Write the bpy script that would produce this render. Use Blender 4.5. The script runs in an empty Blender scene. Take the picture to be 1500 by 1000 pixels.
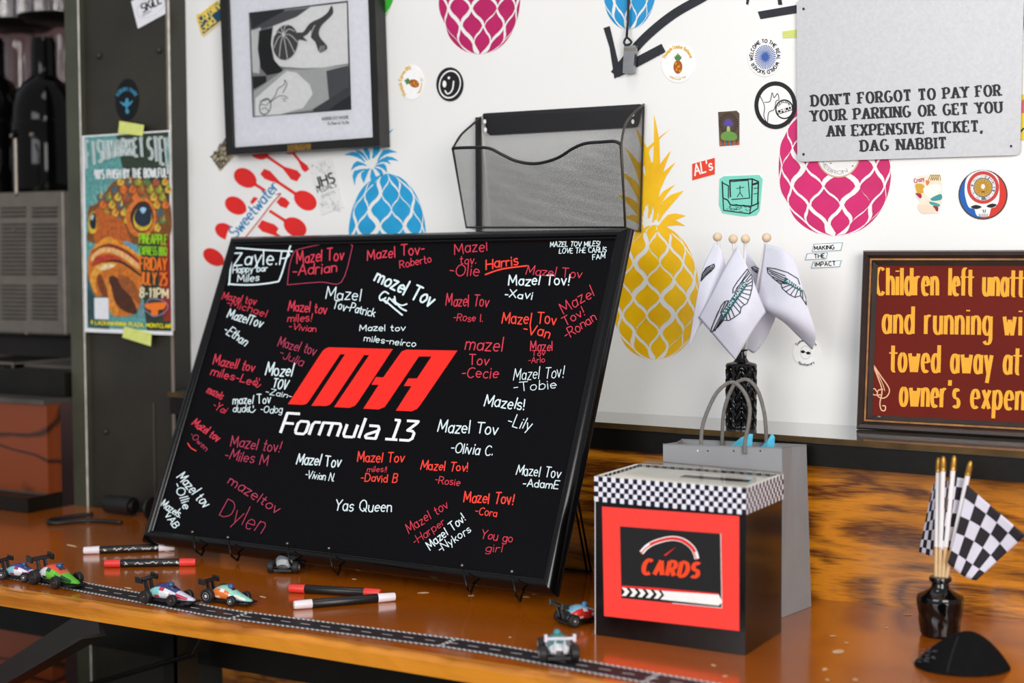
import bpy, math, random
from mathutils import Vector, Matrix
from mathutils.bvhtree import BVHTree
scene = bpy.context.scene
COL = scene.collection
PI = math.pi

# ------------------------------------------------------------------ camera, sky, lights, exposure
F, YAW, PITCH, ROLL, SHY = 2213.9, 0.52255, 0.054742, -0.0041388, -15.97      # 1500 x 1000 frame
CAM = Vector((0.0, -1.88109, 0.43209))                                          # z = 0 is the counter top


def _basis():
    cy, sy = math.cos(YAW), math.sin(YAW)
    f = Vector((-sy, cy, 0)); r = Vector((cy, sy, 0)); u = Vector((0, 0, 1))
    cp, sp = math.cos(PITCH), math.sin(PITCH)
    f2 = f * cp - u * sp; u2 = u * cp + f * sp
    cr, sr = math.cos(ROLL), math.sin(ROLL)
    return r * cr + u2 * sr, u2 * cr - r * sr, f2


CR, CU, CF = _basis()
cd = bpy.data.cameras.new('camera'); cam = bpy.data.objects.new('camera', cd); COL.objects.link(cam)
M3 = Matrix((CR, CU, -CF)).transposed()
cam.matrix_world = Matrix.Translation(CAM) @ M3.to_4x4()
cd.sensor_width = 36; cd.lens = F / 1500 * 36; cd.shift_y = SHY / 1500
cd.clip_start = .05; cd.clip_end = 50
cd.dof.use_dof = True; cd.dof.focus_distance = 1.92; cd.dof.aperture_fstop = 3.4
scene.camera = cam

w = bpy.data.worlds.new('world'); scene.world = w; w.use_nodes = True
w.node_tree.nodes['Background'].inputs[0].default_value = (.90, .94, 1, 1)
w.node_tree.nodes['Background'].inputs[1].default_value = .38


def area(name, loc, target, sx, sy, power, color):
    l = bpy.data.lights.new(name, 'AREA'); l.shape = 'RECTANGLE'; l.size = sx; l.size_y = sy
    l.energy = power; l.color = color
    o = bpy.data.objects.new(name, l); COL.objects.link(o); o.location = loc
    o.rotation_euler = (Vector(target) - Vector(loc)).to_track_quat('-Z', 'Y').to_euler()
    return o


area('window_daylight', (1.55, -2.6, 1.1), (-.75, 0, .25), 1.5, 1.7, 78, (1, .965, .91))
area('rear_window_daylight', (-1.0, -4.4, 1.45), (-1.3, 0, .3), 2.2, 1.5, 64, (.98, .98, 1))
area('ceiling_lamp', (-1.0, -.9, 2.3), (-1.0, -.2, 0), .6, .6, 6, (1, .96, .9))

scene.view_settings.view_transform = 'Standard'; scene.view_settings.look = 'None'
scene.view_settings.gamma = 1; scene.view_settings.use_curve_mapping = False
scene.view_settings.exposure = 0.02
scene.cycles.max_bounces = 8; scene.cycles.transparent_max_bounces = 16


# ------------------------------------------------------------------ pixel -> place on a real surface
def ray(px, py):
    return (CF + CR * ((px - 750) / F) - CU * ((py - 500 - SHY) / F))


def onY(px, py, Y=0.0):
    d = ray(px, py); return CAM + d * ((Y - CAM.y) / d.y)


def onZ(px, py, Z=0.0):
    d = ray(px, py); return CAM + d * ((Z - CAM.z) / d.z)


def onX(px, py, X):
    d = ray(px, py); return CAM + d * ((X - CAM.x) / d.x)


def onP(px, py, o, n):
    d = ray(px, py); return CAM + d * ((o - CAM).dot(n) / d.dot(n))


# ------------------------------------------------------------------ materials
MATS = {}


def lin(c):
    c = c / 255
    return c / 12.92 if c <= .04045 else ((c + .055) / 1.055) ** 2.4


def rgb(c):
    if isinstance(c, str):
        c = tuple(int(c[i:i + 2], 16) for i in (0, 2, 4))
    return tuple(lin(x) for x in c) + (1,)


def nodes(name):
    m = bpy.data.materials.new(name); m.use_nodes = True
    nt = m.node_tree; return m, nt, nt.nodes['Principled BSDF']


def N(nt, t, **kw):
    n = nt.nodes.new(t)
    for k, v in kw.items():
        setattr(n, k, v)
    return n


def pm(name, col, rough=.5, metal=0, coat=0, var=.06, scale=30, bump=0, spec=.5, bscale=None, crough=.08, trans=0, sheen=0):
    """plain surface: one colour with a little procedural unevenness"""
    if name in MATS: return MATS[name]
    m, nt, b = nodes(name)
    c = rgb(col)
    tc = N(nt, 'ShaderNodeTexCoord'); nz = N(nt, 'ShaderNodeTexNoise')
    nz.inputs['Scale'].default_value = scale; nz.inputs['Detail'].default_value = 4
    nt.links.new(tc.outputs['Object'], nz.inputs['Vector'])
    rp = N(nt, 'ShaderNodeValToRGB')
    rp.color_ramp.elements[0].position = .3; rp.color_ramp.elements[1].position = .7
    rp.color_ramp.elements[0].color = tuple(x * (1 - var) for x in c[:3]) + (1,)
    rp.color_ramp.elements[1].color = tuple(min(1, x * (1 + var)) for x in c[:3]) + (1,)
    nt.links.new(nz.outputs['Fac'], rp.inputs['Fac']); nt.links.new(rp.outputs['Color'], b.inputs['Base Color'])
    b.inputs['Roughness'].default_value = rough; b.inputs['Metallic'].default_value = metal
    b.inputs['Coat Weight'].default_value = coat; b.inputs['Coat Roughness'].default_value = crough
    b.inputs['Specular IOR Level'].default_value = spec
    b.inputs['Transmission Weight'].default_value = trans
    if sheen: b.inputs['Sheen Weight'].default_value = sheen
    if bump:
        n2 = N(nt, 'ShaderNodeTexNoise'); n2.inputs['Scale'].default_value = bscale or scale * 4
        nt.links.new(tc.outputs['Object'], n2.inputs['Vector'])
        bp = N(nt, 'ShaderNodeBump'); bp.inputs['Strength'].default_value = bump; bp.inputs['Distance'].default_value = .002
        nt.links.new(n2.outputs['Fac'], bp.inputs['Height']); nt.links.new(bp.outputs['Normal'], b.inputs['Normal'])
    MATS[name] = m
    return m


def ink(c, rough=.55, spec=.3):
    return pm('ink_%s_%d' % (c, int(rough * 100)), c, rough, var=.04, scale=120, spec=spec)


def wood(name, light, dark, scale, k, rough, coat, dist=.6, sharp=(.35, .75), fine=.35, bump=.1, contour=1.0):
    """plywood / plank grain: contour lines of a stretched noise"""
    m, nt, b = nodes(name)
    tc = N(nt, 'ShaderNodeTexCoord'); mp = N(nt, 'ShaderNodeMapping'); mp.inputs['Scale'].default_value = scale
    nt.links.new(tc.outputs['Object'], mp.inputs['Vector'])
    nz = N(nt, 'ShaderNodeTexNoise'); nz.inputs['Scale'].default_value = 1; nz.inputs['Detail'].default_value = 1.5
    nz.inputs['Distortion'].default_value = dist; nt.links.new(mp.outputs['Vector'], nz.inputs['Vector'])
    mu = N(nt, 'ShaderNodeMath', operation='MULTIPLY'); mu.inputs[1].default_value = k
    nt.links.new(nz.outputs['Fac'], mu.inputs[0])
    fr = N(nt, 'ShaderNodeMath', operation='PINGPONG'); fr.inputs[1].default_value = 1
    nt.links.new(mu.outputs[0], fr.inputs[0])
    mp2 = N(nt, 'ShaderNodeMapping'); mp2.inputs['Scale'].default_value = (40, 200, 520)
    nt.links.new(tc.outputs['Object'], mp2.inputs['Vector'])
    n2 = N(nt, 'ShaderNodeTexNoise'); n2.inputs['Scale'].default_value = 1; n2.inputs['Detail'].default_value = 5
    nt.links.new(mp2.outputs['Vector'], n2.inputs['Vector'])
    ad = N(nt, 'ShaderNodeMath', operation='MULTIPLY_ADD'); ad.inputs[1].default_value = fine; fs = N(nt, 'ShaderNodeMath', operation='MULTIPLY'); fs.inputs[1].default_value = contour; nt.links.new(fr.outputs[0], fs.inputs[0])
    nt.links.new(n2.outputs['Fac'], ad.inputs[0]); nt.links.new(fs.outputs[0], ad.inputs[2])
    rp = N(nt, 'ShaderNodeValToRGB'); rp.color_ramp.elements[0].position = min(.95, (sharp[0] + fine * .3) / 2)
    rp.color_ramp.elements[1].position = min(1, (sharp[1] + fine * .6) / 2)
    hv = N(nt, 'ShaderNodeMath', operation='MULTIPLY'); hv.inputs[1].default_value = .5; nt.links.new(ad.outputs[0], hv.inputs[0])
    rp.color_ramp.elements[0].color = rgb(light); rp.color_ramp.elements[1].color = rgb(dark)
    nt.links.new(hv.outputs[0], rp.inputs['Fac']); nt.links.new(rp.outputs['Color'], b.inputs['Base Color'])
    b.inputs['Roughness'].default_value = rough; b.inputs['Coat Weight'].default_value = coat
    b.inputs['Coat Roughness'].default_value = .12
    if bump:
        bp = N(nt, 'ShaderNodeBump'); bp.inputs['Strength'].default_value = bump; bp.inputs['Distance'].default_value = .001
        nt.links.new(n2.outputs['Fac'], bp.inputs['Height']); nt.links.new(bp.outputs['Normal'], b.inputs['Normal'])
    MATS[name] = m
    return m


def mesh_metal(name, pitch, fill):
    """woven wire cloth: the gaps between the wires are really open"""
    m, nt, b = nodes(name)
    b.inputs['Base Color'].default_value = rgb('141417'); b.inputs['Roughness'].default_value = .4
    b.inputs['Metallic'].default_value = .3
    tc = N(nt, 'ShaderNodeTexCoord'); sp = N(nt, 'ShaderNodeSeparateXYZ'); nt.links.new(tc.outputs['Object'], sp.inputs[0])
    ad = N(nt, 'ShaderNodeMath', operation='ADD'); nt.links.new(sp.outputs[0], ad.inputs[0]); nt.links.new(sp.outputs[1], ad.inputs[1])
    s = []
    for sg in (1, -1):
        ma = N(nt, 'ShaderNodeMath', operation='MULTIPLY_ADD'); ma.inputs[1].default_value = 1.25 * sg
        nt.links.new(sp.outputs[2], ma.inputs[0]); nt.links.new(ad.outputs[0], ma.inputs[2])
        mu = N(nt, 'ShaderNodeMath', operation='MULTIPLY'); mu.inputs[1].default_value = 1 / pitch
        nt.links.new(ma.outputs[0], mu.inputs[0])
        fr = N(nt, 'ShaderNodeMath', operation='FRACT'); nt.links.new(mu.outputs[0], fr.inputs[0])
        lt = N(nt, 'ShaderNodeMath', operation='LESS_THAN'); lt.inputs[1].default_value = fill
        nt.links.new(fr.outputs[0], lt.inputs[0]); s.append(lt)
    mx = N(nt, 'ShaderNodeMath', operation='MAXIMUM'); nt.links.new(s[0].outputs[0], mx.inputs[0]); nt.links.new(s[1].outputs[0], mx.inputs[1])
    nt.links.new(mx.outputs[0], b.inputs['Alpha'])
    return m


# ------------------------------------------------------------------ mesh building
WORLD = {}


class MB:
    def __init__(s):
        s.v = []; s.f = []; s.m = []; s.mats = []

    def mi(s, mat):
        if mat not in s.mats: s.mats.append(mat)
        return s.mats.index(mat)

    def face(s, pts, mat):
        i = len(s.v); s.v += [Vector(p) for p in pts]; s.f.append(list(range(i, i + len(pts)))); s.m.append(s.mi(mat))

    def add(s, vs, fs, mat):
        i = len(s.v); s.v += [Vector(p) for p in vs]; k = s.mi(mat)
        for f in fs: s.f.append([i + j for j in f]); s.m.append(k)

    def hexa(s, c, mat):
        s.add(c, [(0, 3, 2, 1), (4, 5, 6, 7), (0, 1, 5, 4), (1, 2, 6, 5), (2, 3, 7, 6), (3, 0, 4, 7)], mat)

    def box(s, x0, x1, y0, y1, z0, z1, mat):
        s.hexa([(x0, y0, z0), (x1, y0, z0), (x1, y1, z0), (x0, y1, z0), (x0, y0, z1), (x1, y0, z1), (x1, y1, z1), (x0, y1, z1)], mat)

    def bar(s, a, b, wdt, hgt, mat, up=(0, 0, 1)):
        a = Vector(a); b = Vector(b); d = (b - a).normalized(); r = d.cross(Vector(up)).normalized() * wdt / 2
        u = r.cross(d).normalized() * hgt / 2
        s.hexa([a - r - u, a + r - u, b + r - u, b - r - u, a - r + u, a + r + u, b + r + u, b - r + u], mat)

    def tube(s, path, rad, mat, n=10, closed=False, cap=True):
        path = [Vector(p) for p in path]; L = len(path); rings = []
        if not hasattr(rad, '__len__'): rad = [rad] * L
        prev = None; vs = []
        for i, p in enumerate(path):
            a = path[(i - 1) % L] if (closed or i) else p
            b = path[(i + 1) % L] if (closed or i < L - 1) else p
            d = (b - a).normalized()
            if prev is None:
                ref = Vector((0, 0, 1)) if abs(d.z) < .9 else Vector((1, 0, 0)); u = d.cross(ref).normalized()
            else:
                u = (prev - d * prev.dot(d)).normalized()
            prev = u; w_ = d.cross(u)
            for k in range(n):
                t = 2 * PI * k / n; vs.append(p + (u * math.cos(t) + w_ * math.sin(t)) * rad[i])
        fs = []
        for i in range(L if closed else L - 1):
            j = (i + 1) % L
            for k in range(n):
                k2 = (k + 1) % n; fs.append((i * n + k, i * n + k2, j * n + k2, j * n + k))
        if cap and not closed: fs += [tuple(range(n))[::-1], tuple(range((L - 1) * n, L * n))]
        s.add(vs, fs, mat)

    def lathe(s, prof, c, mat, n=32, axis='z', fn=None, cap=True):
        """prof: (radius, height) pairs; fn(theta, h) -> extra radius"""
        c = Vector(c); vs = []
        for r, h in prof:
            for k in range(n):
                t = 2 * PI * k / n; rr = r + (fn(t, h) if fn else 0)
                p = (rr * math.cos(t), rr * math.sin(t), h)
                if axis == 'x': p = (p[2], p[0], p[1])
                if axis == 'y': p = (p[1], p[2], p[0])
                vs.append(c + Vector(p))
        fs = []; L = len(prof)
        for i in range(L - 1):
            for k in range(n):
                k2 = (k + 1) % n; fs.append((i * n + k, i * n + k2, (i + 1) * n + k2, (i + 1) * n + k))
        if cap: fs += [tuple(range(n))[::-1], tuple(range((L - 1) * n, L * n))]
        s.add(vs, fs, mat)

    def ball(s, c, r, mat, n=16, sz=1):
        s.lathe([(max(r * math.sin(PI * i / 10), 1e-5), -r * sz * math.cos(PI * i / 10)) for i in range(11)], c, mat, n)

    def grid(s, fn, nu, nv, mat):
        """fn(u, v) -> point; mat may be a function of the cell (i, j)"""
        i0 = len(s.v)
        for i in range(nu + 1):
            for j in range(nv + 1): s.v.append(Vector(fn(i / nu, j / nv)))
        for i in range(nu):
            for j in range(nv):
                a = i0 + i * (nv + 1) + j
                s.f.append([a, a + nv + 1, a + nv + 2, a + 1]); s.m.append(s.mi(mat(i, j) if callable(mat) else mat))

    def prism(s, pts, off, mat, side=None):
        """closed outline extruded by the vector off"""
        n = len(pts); pts = [Vector(p) for p in pts]; off = Vector(off)
        vs = pts + [p + off for p in pts]
        s.add(vs, [tuple(range(n, 2 * n)), tuple(range(n))[::-1]], mat)
        s.add(vs, [(i, (i + 1) % n, n + (i + 1) % n, n + i) for i in range(n)], side or mat)

    def build(s, name, parent=None, loc=None, smooth=False, bevel=0, weld=False, solid=0):
        if parent is not None: loc = WORLD[parent]
        if loc is None:
            lo = [min(v[k] for v in s.v) for k in range(3)]; hi = [max(v[k] for v in s.v) for k in range(3)]
            loc = Vector(((lo[0] + hi[0]) / 2, (lo[1] + hi[1]) / 2, lo[2]))
        loc = Vector(loc)
        me = bpy.data.meshes.new(name)
        me.from_pydata([v - loc for v in s.v], [], s.f)
        for m in s.mats: me.materials.append(m)
        me.polygons.foreach_set('material_index', s.m)
        if smooth:
            me.polygons.foreach_set('use_smooth', [True] * len(s.f))
        me.update()
        o = bpy.data.objects.new(name, me); COL.objects.link(o)
        if smooth and smooth is not True:
            try: me.set_sharp_from_angle(angle=math.radians(smooth))
            except Exception: pass
        WORLD[o] = loc
        if parent is not None: o.parent = parent
        else: o.location = loc
        if weld:
            md = o.modifiers.new('weld', 'WELD'); md.merge_threshold = 1e-5
        if solid:
            md = o.modifiers.new('solid', 'SOLIDIFY'); md.thickness = solid; md.offset = 0
        if bevel:
            md = o.modifiers.new('bevel', 'BEVEL'); md.width = bevel; md.segments = 2; md.limit_method = 'ANGLE'; md.angle_limit = .6
        return o


def tag(o, label=None, cat=None, group=None, kind=None):
    if label: o['label'] = label
    if cat: o['category'] = cat
    if group: o['group'] = group
    if kind: o['kind'] = kind
    return o


def empty(name, loc, label, cat, group=None):
    o = bpy.data.objects.new(name, None); COL.objects.link(o); o.location = loc; o.empty_display_size = .02
    WORLD[o] = Vector(loc)
    return tag(o, label, cat, group)


# ------------------------------------------------------------------ single-stroke letters (cap height 10)
G = {
 'A': "7|0 0 3.5 10 7 0|1.3 3.5 5.7 3.5", 'B': "6|0 0 0 10|0 10 3 10 A3 7.7 2.5 2.3 90 -90 0 5.4|0 5.4 3 5.4 A3 2.7 3 2.7 90 -90 0 0",
 'C': "6.5|A3.7 5 3.7 5 50 310", 'D': "6.8|0 0 0 10|0 10 2.3 10 A2.3 5 4.5 5 90 -90 0 0",
 'E': "5.5|0 0 0 10|0 10 5.5 10|0 5.2 4.5 5.2|0 0 5.5 0", 'F': "5.2|0 0 0 10|0 10 5.2 10|0 5.2 4.2 5.2",
 'G': "7|A3.7 5 3.7 5 50 325|4.2 4.6 6.9 4.6 6.9 1.4", 'H': "6.8|0 0 0 10|6.8 0 6.8 10|0 5.2 6.8 5.2", 'I': "0.6|.3 0 .3 10",
 'J': "4.5|4.2 10 4.2 2.3 A2.2 2.3 2 2.3 0 -170", 'K': "6.3|0 0 0 10|6 10 0 4.2|2 6.1 6.3 0", 'L': "5|0 10 0 0|0 0 5 0",
 'M': "8|0 0 .5 10 4 2.5 7.5 10 8 0", 'N': "6.8|0 0 0 10|0 10 6.8 0|6.8 0 6.8 10", 'O': "7.5|A3.75 5 3.75 5 90 450",
 'P': "6|0 0 0 10|0 10 3 10 A3 7.3 3 2.7 90 -90 0 4.6", 'Q': "7.5|A3.75 5 3.75 5 90 450|4.5 2.5 7.5 -.6",
 'R': "6.3|0 0 0 10|0 10 3 10 A3 7.4 2.9 2.6 90 -90 0 4.8|3 4.8 6.3 0", 'S': "5.6|A2.9 7.5 2.6 2.5 40 270 A2.8 2.6 2.8 2.5 90 -140",
 'T': "6.4|3.2 0 3.2 10|0 10 6.4 10", 'U': "6.8|0 10 0 3.4 A3.4 3.4 3.4 3.4 180 360 6.8 10", 'V': "7|0 10 3.5 0 7 10",
 'W': "9.5|0 10 2.4 0 4.75 8 7.1 0 9.5 10", 'X': "6.6|0 10 6.6 0|0 0 6.6 10", 'Y': "6.6|0 10 3.3 5 6.6 10|3.3 5 3.3 0", 'Z': "6|0 10 6 10 0 0 6 0",
 'a': "5|A2.4 3 2.4 3 20 380|4.8 6 4.8 0", 'b': "5|0 10 0 0|A2.5 3 2.5 3 0 360", 'c': "4.4|A2.5 3 2.5 3 50 310", 'd': "5|5 10 5 0|A2.5 3 2.5 3 0 360",
 'e': "4.8|.1 3.2 4.8 3.2 A2.45 3 2.4 3 4 310", 'f': "3.4|A2.9 8 1.6 2 70 180 1.3 0|0 6 3 6", 'g': "5|A2.5 3 2.5 3 0 360|5 6 5 -1 A2.6 -1 2.4 2 0 -150",
 'h': "4.8|0 10 0 0|0 3.6 A2.4 3.6 2.4 2.4 180 0 4.8 0", 'i': "0.6|.3 6 .3 0|.3 8.2 .3 8.8", 'j': "2|1.6 6 1.6 -1 A.2 -1 1.4 1.8 0 -120|1.6 8.2 1.6 8.8",
 'k': "4.6|0 10 0 0|4.4 6 0 2.4|1.6 3.7 4.6 0", 'l': "0.6|.3 10 .3 0", 'm': "7.6|0 6 0 0|0 4 A1.9 4 1.9 2 180 0 3.8 0|3.8 4 A5.7 4 1.9 2 180 0 7.6 0",
 'n': "4.6|0 6 0 0|0 3.7 A2.3 3.7 2.3 2.3 180 0 4.6 0", 'o': "5|A2.5 3 2.5 3 90 450", 'p': "5|0 6 0 -3|A2.5 3 2.5 3 0 360", 'q': "5|5 6 5 -3|A2.5 3 2.5 3 0 360",
 'r': "3.2|0 6 0 0|0 3.6 A2.2 3.6 2.2 2.4 180 60", 's': "4.2|A2.1 4.5 1.9 1.5 30 270 A2.1 1.5 2.1 1.5 90 -150", 't': "3.4|1.4 9 1.4 1.5 A2.9 1.5 1.5 1.5 180 290|0 6 3.2 6",
 'u': "4.6|0 6 0 2.3 A2.3 2.3 2.3 2.3 180 360|4.6 6 4.6 0", 'v': "4.8|0 6 2.4 0 4.8 6", 'w': "7|0 6 1.8 0 3.5 5 5.2 0 7 6", 'x': "4.6|0 6 4.6 0|0 0 4.6 6",
 'y': "4.8|0 6 2.4 0|4.8 6 1.4 -3", 'z': "4.4|0 6 4.4 6 0 0 4.4 0",
 '0': "5.6|A2.8 5 2.8 5 90 450", '1': "3|0 8 2 10 2 0", '2': "5.4|A2.7 7.4 2.6 2.6 160 -30 0 0 5.4 0", '3': "5.4|A2.6 7.6 2.4 2.4 140 -90|A2.6 2.6 2.8 2.6 90 -140",
 '5': "5.2|5 10 .7 10 .4 5.6 A2.5 3.1 2.7 3.1 120 -140", '8': "5.4|A2.7 7.6 2.3 2.4 90 450|A2.7 2.6 2.7 2.6 90 450", '9': "5.4|A2.7 7 2.6 3 0 360|5.3 7 3.5 0",
 '-': "3|0 4 3 4", '.': "0.6|.3 0 .3 .6", '!': "0.6|.3 10 .3 3|.3 .5 .3 0", ',': "0.8|.6 .9 .6 .1 -.2 -2", "'": "0.6|.3 10 .2 7.5", ' ': "3", '_': "4|0 0 4 0",
 't_': "3.4|1.4 9.4 1.4 1.2 A2.9 1.2 1.5 1.2 180 290|-1.6 6 5 6", 'f_': "3.4|A3.3 8.2 2 1.8 60 180 1.3 0|-1.4 6 4.6 6", '&': "6|6 0 1 8 A2.5 8.3 1.6 1.7 190 -20 .6 3 A2.8 2.4 2.4 2.4 165 360 6 4",
}
GL = {}


def glyph(c):
    if c in GL: return GL[c]
    parts = G[c].split('|'); out = []
    for st in parts[1:]:
        t = st.split(); i = 0; pts = []
        while i < len(t):
            if t[i][0] == 'A':
                cx, cy, rx, ry, a0, a1 = [float(q) for q in [t[i][1:]] + t[i + 1:i + 6]]; i += 6
                n = max(4, int(abs(a1 - a0) / 18))
                for k in range(n + 1):
                    a = math.radians(a0 + (a1 - a0) * k / n); p = (cx + rx * math.cos(a), cy + ry * math.sin(a))
                    if not pts or math.dist(p, pts[-1]) > .05: pts.append(p)
            else:
                pts.append((float(t[i]), float(t[i + 1]))); i += 2
        out.append(pts)
    GL[c] = (float(parts[0]), out)
    return GL[c]


def spline(pts, closed=False, n=6):
    L = len(pts); out = []
    for i in range(L if closed else L - 1):
        p = [pts[(i + k) % L] if closed else pts[min(max(i + k, 0), L - 1)] for k in (-1, 0, 1, 2)]
        for k in range(n):
            t = k / n
            out.append(tuple(.5 * (2 * p[1][q] + (p[2][q] - p[0][q]) * t + (2 * p[0][q] - 5 * p[1][q] + 4 * p[2][q] - p[3][q]) * t * t
                                   + (3 * p[1][q] - p[0][q] - 3 * p[2][q] + p[3][q]) * t ** 3) for q in range(len(pts[0]))))
    if not closed: out.append(tuple(pts[-1]))
    return out


def ell(cx, cy, rx, ry, rot=0, a0=0, a1=360, n=36):
    r = math.radians(rot); full = abs(a1 - a0) >= 360; o = []
    for k in range(n if full else n + 1):
        a = math.radians(a0 + (a1 - a0) * k / n); x = rx * math.cos(a); y = ry * math.sin(a)
        o.append((cx + x * math.cos(r) - y * math.sin(r), cy + x * math.sin(r) + y * math.cos(r)))
    return o


class Art:
    """flat printed, painted or cut-out shapes lying on a surface; surf(px, py, lift) gives the point on that surface"""
    def __init__(s, surf, base=.0006, step=.00012):
        s.surf = surf; s.b = MB(); s.base = base; s.step = step; s.k = 0

    def P(s, p, l): return s.surf(p[0], p[1], s.base + s.step * (l + .055 * (s.k % 17)))

    def poly(s, pts, mat, l=0):
        s.k += 1; s.b.face([s.P(p, l) for p in pts][::-1], mat); return s

    def slab(s, pts, mat, l=0):
        a = [s.P(p, l) for p in pts]; b = [s.surf(p[0], p[1], 0.00002) for p in pts]; n = len(pts)
        s.b.face(a[::-1], mat)
        for i in range(n): s.b.face([a[i], a[(i + 1) % n], b[(i + 1) % n], b[i]], mat)
        return s

    def disc(s, cx, cy, rx, ry, mat, l=0, rot=0, n=36): return s.poly(ell(cx, cy, rx, ry, rot, n=n), mat, l)

    def ring(s, cx, cy, rx, ry, wd, mat, l=0, rot=0, a0=0, a1=360, n=40):
        o = ell(cx, cy, rx, ry, rot, a0, a1, n); i = ell(cx, cy, rx - wd, ry - wd * ry / rx, rot, a0, a1, n); L = len(o)
        for k in range(L if abs(a1 - a0) >= 360 else L - 1):
            q = (k + 1) % L; s.b.face([s.P(o[k], l), s.P(o[q], l), s.P(i[q], l), s.P(i[k], l)], mat)
        return s

    def stroke(s, pts, wv, mat, l=0, wh=None, ax=(1, 0), rnd=True):
        """pen line; wv, wh: width of the nib for upright and level strokes"""
        wh = wv if wh is None else wh
        seg = []; cur = [pts[0]]
        for i in range(1, len(pts)):
            if math.dist(pts[i], cur[-1]) < 1e-4: continue
            cur.append(pts[i])
            if i < len(pts) - 1:
                a = (pts[i][0] - cur[-2][0], pts[i][1] - cur[-2][1]); b = (pts[i + 1][0] - pts[i][0], pts[i + 1][1] - pts[i][1])
                la = math.hypot(*a); lb = math.hypot(*b)
                if lb > 1e-4 and la > 1e-4 and (a[0] * b[0] + a[1] * b[1]) / la / lb < .6:
                    seg.append(cur); cur = [pts[i]]
        seg.append(cur)
        for sg in seg:
            L = len(sg)
            if L < 2: continue
            lo = []; hi = []
            for i in range(L):
                a = sg[max(i - 1, 0)]; b = sg[min(i + 1, L - 1)]; d = math.hypot(b[0] - a[0], b[1] - a[1]) or 1
                nx, ny = -(b[1] - a[1]) / d, (b[0] - a[0]) / d
                cn = nx * ax[0] + ny * ax[1]; sn = -nx * ax[1] + ny * ax[0]
                hw = math.sqrt((cn * wv) ** 2 + (sn * wh) ** 2) / 2
                lo.append((sg[i][0] - nx * hw, sg[i][1] - ny * hw)); hi.append((sg[i][0] + nx * hw, sg[i][1] + ny * hw))
            s.k += 1; vs = [s.P(p, l) for p in lo] + [s.P(p, l) for p in hi]
            s.b.add(vs, [(i, L + i, L + i + 1, i + 1) for i in range(L - 1)], mat)
            if rnd:
                for p in (sg[0], sg[-1]):
                    s.k += 1; s.b.face([s.P(q, l) for q in ell(p[0], p[1], wv / 2, wh / 2, n=8)], mat)
        return s

    def text(s, txt, p0, p1, h, mat, wv, wh=None, slant=0, l=1, rnd=True, serif=0, jit=0, gap=2.2, arc=None, xh=0, alt=None):
        """letters along the baseline p0 -> p1 (or round an ellipse), stretched to fill it"""
        tot = sum(glyph(c)[0] for c in txt) + gap * (len(txt) - 1); x = 0; rr = random.Random(txt + str(p0))
        for c in txt:
            wd, st = glyph(alt.get(c, c) if alt else c)
            if xh: st = [[(gx, gy * xh / 6 if gy <= 6 else xh + (gy - 6) * (10 - xh) / 4) for gx, gy in q_] for q_ in st]
            if arc:
                cx, cy, rx, ry, a0, a1 = arc; a = math.radians(a0 + (a1 - a0) * (x + wd / 2) / tot)
                sx = abs(a1 - a0) * PI / 180 * (rx + ry) / 2 / tot; o = (cx + rx * math.cos(a), cy + ry * math.sin(a))
                sg = 1 if a1 > a0 else -1; ex = (-math.sin(a) * sg, math.cos(a) * sg); ox = -wd / 2
            else:
                D = math.dist(p0, p1); ex = ((p1[0] - p0[0]) / D, (p1[1] - p0[1]) / D); sx = D / tot
                o = p0; ox = x
            up = (ex[1], -ex[0])
            ky = h / 10 * (1 + jit * rr.uniform(-.12, .12)); oy = jit * rr.uniform(-.7, .7); sl = slant + jit * rr.uniform(-.12, .12)
            for path in st:
                q = []
                for gx, gy in path:
                    gx += jit * rr.uniform(-.22, .22); gy += jit * rr.uniform(-.22, .22)
                    X = (gx + ox) * sx + gy * sl * h / 10; Y = (gy + oy) * ky
                    q.append((o[0] + ex[0] * X + up[0] * Y, o[1] + ex[1] * X + up[1] * Y))
                s.stroke(q, wv, mat, l, wh, ex, rnd)
                if serif:
                    for e, f in ((0, 1), (-1, -2)):
                        gx, gy = path[e]; fx, fy = path[f]
                        if gy in (0, 10) and abs(fy - gy) > abs(fx - gx) * .9 and abs(fy - gy) > 1.5:
                            X = (gx + ox) * sx; Y = gy * ky; sw = serif * (wv if len(path) < 4 else wv)
                            b = (o[0] + ex[0] * X + up[0] * Y, o[1] + ex[1] * X + up[1] * Y)
                            sgn = 1 if gy == 0 else -1; b = (b[0] + up[0] * sgn * (wh or wv) * .5, b[1] + up[1] * sgn * (wh or wv) * .5)
                            s.stroke([(b[0] - ex[0] * sw, b[1] - ex[1] * sw), (b[0] + ex[0] * sw, b[1] + ex[1] * sw)], wh or wv, mat, l, wh, ex, False)
                        elif abs(gy - fy) < .01 and gy in (0, 10) and abs(gx - fx) > 2 and c in 'TEFLZ' and gx not in (0,) or (c == 'T' and gy == 10 and abs(fx - gx) > 2):
                            X = (gx + ox) * sx; Y = gy * ky; sgn = 1 if gy == 0 else -1
                            b = (o[0] + ex[0] * X + up[0] * Y, o[1] + ex[1] * X + up[1] * Y); hh = h * .24
                            s.stroke([(b[0] - up[0] * sgn * (wh or wv) * .5, b[1] - up[1] * sgn * (wh or wv) * .5), (b[0] + up[0] * sgn * hh, b[1] + up[1] * sgn * hh)], wv * .55, mat, l, wv * .55, ex, False)
            x += wd + gap
        return s

    def build(s, name, parent=None, label=None, cat=None, group=None):
        o = s.b.build(name, parent)
        return tag(o, label, cat, group)


def wallsurf(Y=0.0):
    def f(px, py, lift): return onY(px, py, Y - lift)
    return f


def planesurf(o, n):
    """surface through o with unit normal n (towards the room)"""
    def f(px, py, lift): return onP(px, py, o + n * lift, n)
    return f


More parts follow.
